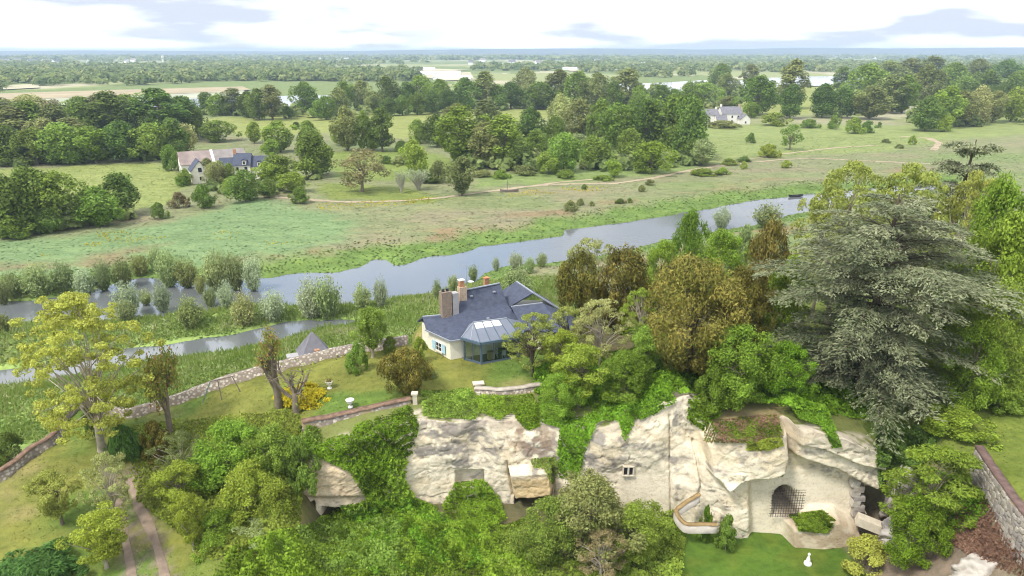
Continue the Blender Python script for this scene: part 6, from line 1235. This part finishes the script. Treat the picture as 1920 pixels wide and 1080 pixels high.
cover("undergrowth", [(560, 990), (700, 950), (780, 1000), (760, 1090), (560, 1100), (500, 1050)], 12000, "oak", 0.22, 1.2, kind="stuff", seed=334)
cover("undergrowth", [(940, 990), (1260, 960), (1285, 1010), (1270, 1100), (930, 1100)], 16000, "mid", 0.22, 1.0, kind="stuff", seed=335)
cover("undergrowth", [(640, 950), (780, 935), (900, 1010), (930, 1060), (700, 1080)], 14000, "ivy", 0.22, 1.1, kind="stuff", seed=336)
cover("undergrowth", [(240, 800), (560, 770), (580, 880), (560, 1000), (400, 1050), (260, 940)], 22000, "mid", 0.24, 0.9, kind="stuff", seed=337)
cover("undergrowth", [(1000, 690), (1260, 640), (1500, 620), (1640, 720), (1640, 790), (1500, 770), (1300, 740), (1000, 740)], 30000, "ivy", 0.26, 1.0, kind="stuff", seed=338)

def tufts(name, n, xr, yr, keep, mat, hgt, wid, seed, lean=0.3, colf=None, flat=0.0):
    rng = np.random.default_rng(seed); x = rng.uniform(*xr, n); y = rng.uniform(*yr, n); k = keep(x, y); x, y = x[k], y[k]; n = len(x)
    z = terrain(x, y); h = hgt * rng.uniform(0.5, 1.4, n) * (0.5 + fbm(x / 4, y / 4, seed, 3))
    P = np.c_[x, y, z + h * (0.45 if flat == 0 else 0.10)]; D = np.c_[rng.normal(size=(n, 2)) * lean, np.ones(n)]; az = rng.uniform(0, 6.28, n); N = np.c_[np.cos(az), np.sin(az), np.full(n, flat)]
    if flat > 0: D = rng.normal(size=(n, 3)) * np.array([1, 1, 0.4])
    V, F = leaf_quads(P, N, D, h, wid * rng.uniform(0.6, 1.4, n)); t = np.clip(0.35 + 1.2 * (fbm(x / 6, y / 4, seed + 1, 3) - 0.5) + rng.normal(size=n) * 0.18, 0, 1)
    col = None
    if colf is not None: col = np.repeat(colf(x, y) * rng.uniform(0.92, 1.2, n)[:, None], 4, 0)
    tag(link(name, raw_mesh(name, V, F, mat, tint=t, col=col)), kind="stuff")
mgt, t, o = new_mat("meadow_tuft"); a = nd(t, "ShaderNodeAttribute", attribute_name="Col"); surf(t, o, a.outputs["Color"], 0.9, 0.1)
def bank(x, y):
    r = riv_sd(x, y); g = sd(x, y, GARD); return (r < -0.2) & (g < -0.3) & (y < 118) & (x < 12)
tufts("reeds", 60000, (-95, 14), (62, 118), bank, LM["reed"], 0.8, 0.15, 401)
tufts("reeds", 60000, (-95, 14), (62, 118), bank, LM["reed"], 0.9, 0.22, 411, 0.6, None, 0.9)
def lush(x, y): r = riv_sd(x, y); return (r < 0.8) & (r > -9) & (y > 80)
tufts("bank_grass", 70000, (-120, 150), (80, 260), lush, LM["grassy"], 0.6, 0.40, 402, 0.6, None, 2.0)
def mead(x, y): return (riv_sd(x, y) < -8) & (np.abs(x) < 0.8 * y) & (y > 110)
tufts("meadow_grass", 50000, (-180, 200), (110, 330), mead, mgt, 0.7, 0.40, 403, 0.8, ground_col, 4.0)
def lawnp(x, y): return (sd(x, y, GARD) > 0.3) & (sd(x, y, PIT) < -0.5) & (np.abs(x) < 0.8 * y + 4)
tufts("lawn_grass", 50000, (-48, 60), (36, 76), lawnp, mgt, 0.16, 0.12, 404, 0.8, ground_col, 1.2)
def flow(x, y): return (fbm(x / 8, y / 4, 77, 3) > 0.60) & (riv_sd(x, y) < -14)
xa, ya = at(60, 460, 2); tufts("yellow_wildflowers", 2500, (-95, -40), (118, 150), flow, LM["yflower"], 0.35, 0.3, 405, 0.9)
def flow2(x, y): return fbm(x / 6, y / 5, 78, 3) > 0.5
x0, y0 = at(620, 368, 2); x1, y1 = at(1140, 336, 2); tufts("yellow_wildflowers", 5000, (x0, x1), (172, 205), lambda x, y: (np.abs(y - (174 + (x - x0) * 0.36)) < 4.5) & flow2(x, y), LM["yflower"], 0.35, 0.3, 406, 0.9)

# ------------------------------------------------------------------ scrub between the trees of the plain and the far woods
def blob_wood(name, pts, mat, nface, seed):
    """many crowns, each a knot of leafy faces; pts rows: x, y, z, width, height"""
    rng = np.random.default_rng(seed); P = np.repeat(pts, nface, 0); n = len(P); v = rdir(rng, n); v[:, 2] = np.abs(v[:, 2]) * 1.1 - 0.25
    lump = 0.78 + 0.35 * np.sin(v[:, 0] * 5 + P[:, 0]) * np.sin(v[:, 1] * 5 + P[:, 1]) + rng.normal(size=n) * 0.1
    Q = P[:, :3] + np.c_[v[:, :2] * P[:, 3:4] * 0.5, v[:, 2] * P[:, 4] * 0.55] * lump[:, None]; Q[:, 2] += P[:, 4] * 0.42
    N = v + np.array([0, 0, 0.5]) + rng.normal(size=(n, 3)) * 0.4; L = P[:, 3] * 0.40 * rng.uniform(0.6, 1.3, n); V, F = leaf_quads(Q, N, rng.normal(size=(n, 3)), L, L * 0.75)
    t = np.clip(np.repeat(rng.uniform(0.15, 0.85, len(pts)), nface) + rng.normal(size=n) * 0.12, 0, 1)
    tag(link(name, raw_mesh(name, V, F, mat, tint=t)), kind="stuff")
rng = np.random.default_rng(9)
def in_px(pix, n, w_, h_, z=2.0):
    bx = [q[0] for q in pix]; by = [q[1] for q in pix]; px = rng.uniform(min(bx), max(bx), n * 3); py = rng.uniform(min(by), max(by), n * 3); k = inside(px, py, pix); px, py = px[k][:n], py[k][:n]
    xy = np.array([at(a_, b_, z) for a_, b_ in zip(px, py)]); m = len(xy); return np.c_[xy, np.full(m, z - 0.2), rng.uniform(0.7, 1.3, m) * w_, rng.uniform(0.6, 1.3, m) * h_]
scr = [in_px([(-80, 215), (370, 200), (360, 262), (330, 300), (0, 314), (-80, 314)], 420, 6.0, 4.5), in_px([(840, 255), (1300, 230), (1330, 300), (1290, 312), (1000, 325), (860, 315)], 260, 6.0, 4.5), in_px([(660, 195), (1280, 185), (1280, 212), (1050, 205), (660, 218)], 200, 7, 5),
       in_px([(1530, 165), (1990, 155), (1990, 228), (1720, 245), (1690, 212), (1540, 220)], 300, 8, 6), in_px([(380, 205), (640, 205), (640, 222), (380, 216)], 80, 7, 5), in_px([(-60, 395), (240, 385), (250, 410), (100, 440), (-60, 450)], 60, 5, 3.5), in_px([(340, 310), (600, 300), (600, 345), (480, 378), (350, 350)], 60, 4, 2.5), in_px([(1290, 160), (1480, 150), (1480, 200), (1290, 205)], 90, 8, 6)]
FARM = leaf_mat("far_leaf", [(0, (0.115, 0.170, 0.050)), (0.5, (0.215, 0.280, 0.085)), (1, (0.370, 0.400, 0.150))], hue=0.0, val=0.0)
blob_wood("scrub", np.concatenate(scr), FARM, 60, 11)
far = []
for (py0, py1, n_, wm, hm) in ((150, 186, 900, 13, 11), (128, 152, 2400, 15, 12), (112, 130, 2600, 24, 13), (103, 113, 1500, 60, 15)):
    py = rng.uniform(py0, py1, n_ * 3); px = rng.uniform(-250, 2170, n_ * 3); xy = np.array([at(a_, b_, 2.0) for a_, b_ in zip(px, py)])
    f = fbm(xy[:, 0] / 330 + 3, xy[:, 1] / 420, 501, 4); k = f > (0.47 if py1 < 160 else 0.5)
    for q in ([(0, 163), (470, 158), (560, 178), (640, 178), (640, 206), (250, 206), (0, 205)], [(1140, 150), (1640, 136), (1640, 164), (1230, 178), (1140, 175)], [(1240, 165), (1600, 150), (1600, 200), (1240, 215)], [(-260, 178), (0, 172), (0, 205), (-260, 205)],
              [(660, 213), (1050, 200), (1050, 180), (660, 190)], [(760, 134), (895, 133), (895, 154), (800, 154)], [(380, 205), (640, 200), (640, 230), (380, 240)]): k &= ~inside(px, py, q)
    xy = xy[k][:n_]; m = len(xy); far.append(np.c_[xy, np.full(m, 1.6), rng.uniform(0.7, 1.4, m) * wm, rng.uniform(0.7, 1.35, m) * hm])
blob_wood("far_wood", np.concatenate(far[:2]), FARM, 42, 12); blob_wood("far_wood", np.concatenate(far[2:]), FARM, 20, 13)

# ------------------------------------------------------------------ hills on the horizon
hx = np.arange(-12000, 12001, 90.0); hy = np.linspace(6500, 12500, 46); HX, HY = np.meshgrid(hx, hy)
pxh = 960 + FPX * HX / (HY * CT + 20)
topy = np.interp(pxh, [-400, 0, 150, 420, 640, 900, 1180, 1300, 1500, 1650, 1920, 2400], [99, 98, 97, 98.5, 98, 94.5, 93.5, 95.5, 92.5, 93.5, 92, 93])
ridge = CAMZ + (97 - topy) / FPX * 9500 + 16; prof_ = np.exp(-((HY - 9500) / 1300) ** 2)
HZ = 1.0 + (ridge - 1) * prof_ + 9 * (fbm(HX / 500, HY / 500, 601, 4) - 0.5) * prof_ + 12 * np.exp(-((HY - 7300) / 420) ** 2) * fbm(HX / 900, HY / 900, 602, 3)
HZ = np.where(HY < 6700, 0.5, HZ); n_ = len(hx); ii = (np.arange(len(hy) - 1)[:, None] * n_ + np.arange(n_ - 1)[None]).ravel()
mh, t, o = new_mat("wooded_hill"); nA = noise(t, 0.004, 5, 0.6); rA = ramp(t, [(0.4, (0.035, 0.055, 0.03)), (0.6, (0.075, 0.10, 0.05)), (0.72, (0.25, 0.25, 0.13))]); t.links.new(nA.outputs[0], rA.inputs[0]); surf(t, o, rA.outputs[0], 0.95, 0.05)
tag(link("hills", raw_mesh("hills", np.c_[HX.ravel(), HY.ravel(), HZ.ravel()], np.c_[ii, ii + 1, ii + n_ + 1, ii + n_], mh, smooth=True)), kind="structure")

# ------------------------------------------------------------------ air
hzm = bpy.data.materials.new("air"); hzm.use_nodes = True; t = hzm.node_tree; t.nodes.clear(); o = nd(t, "ShaderNodeOutputMaterial"); pv_ = nd(t, "ShaderNodeVolumePrincipled")
pv_.inputs["Color"].default_value = (0.66, 0.82, 1.0, 1); pv_.inputs["Density"].default_value = 0.00015; pv_.inputs["Anisotropy"].default_value = 0.0; t.links.new(pv_.outputs[0], o.inputs["Volume"])
tag(MB().box((0, 7200, 43), (30800, 15600 + 800, 94)).build("haze", hzm), kind="stuff")
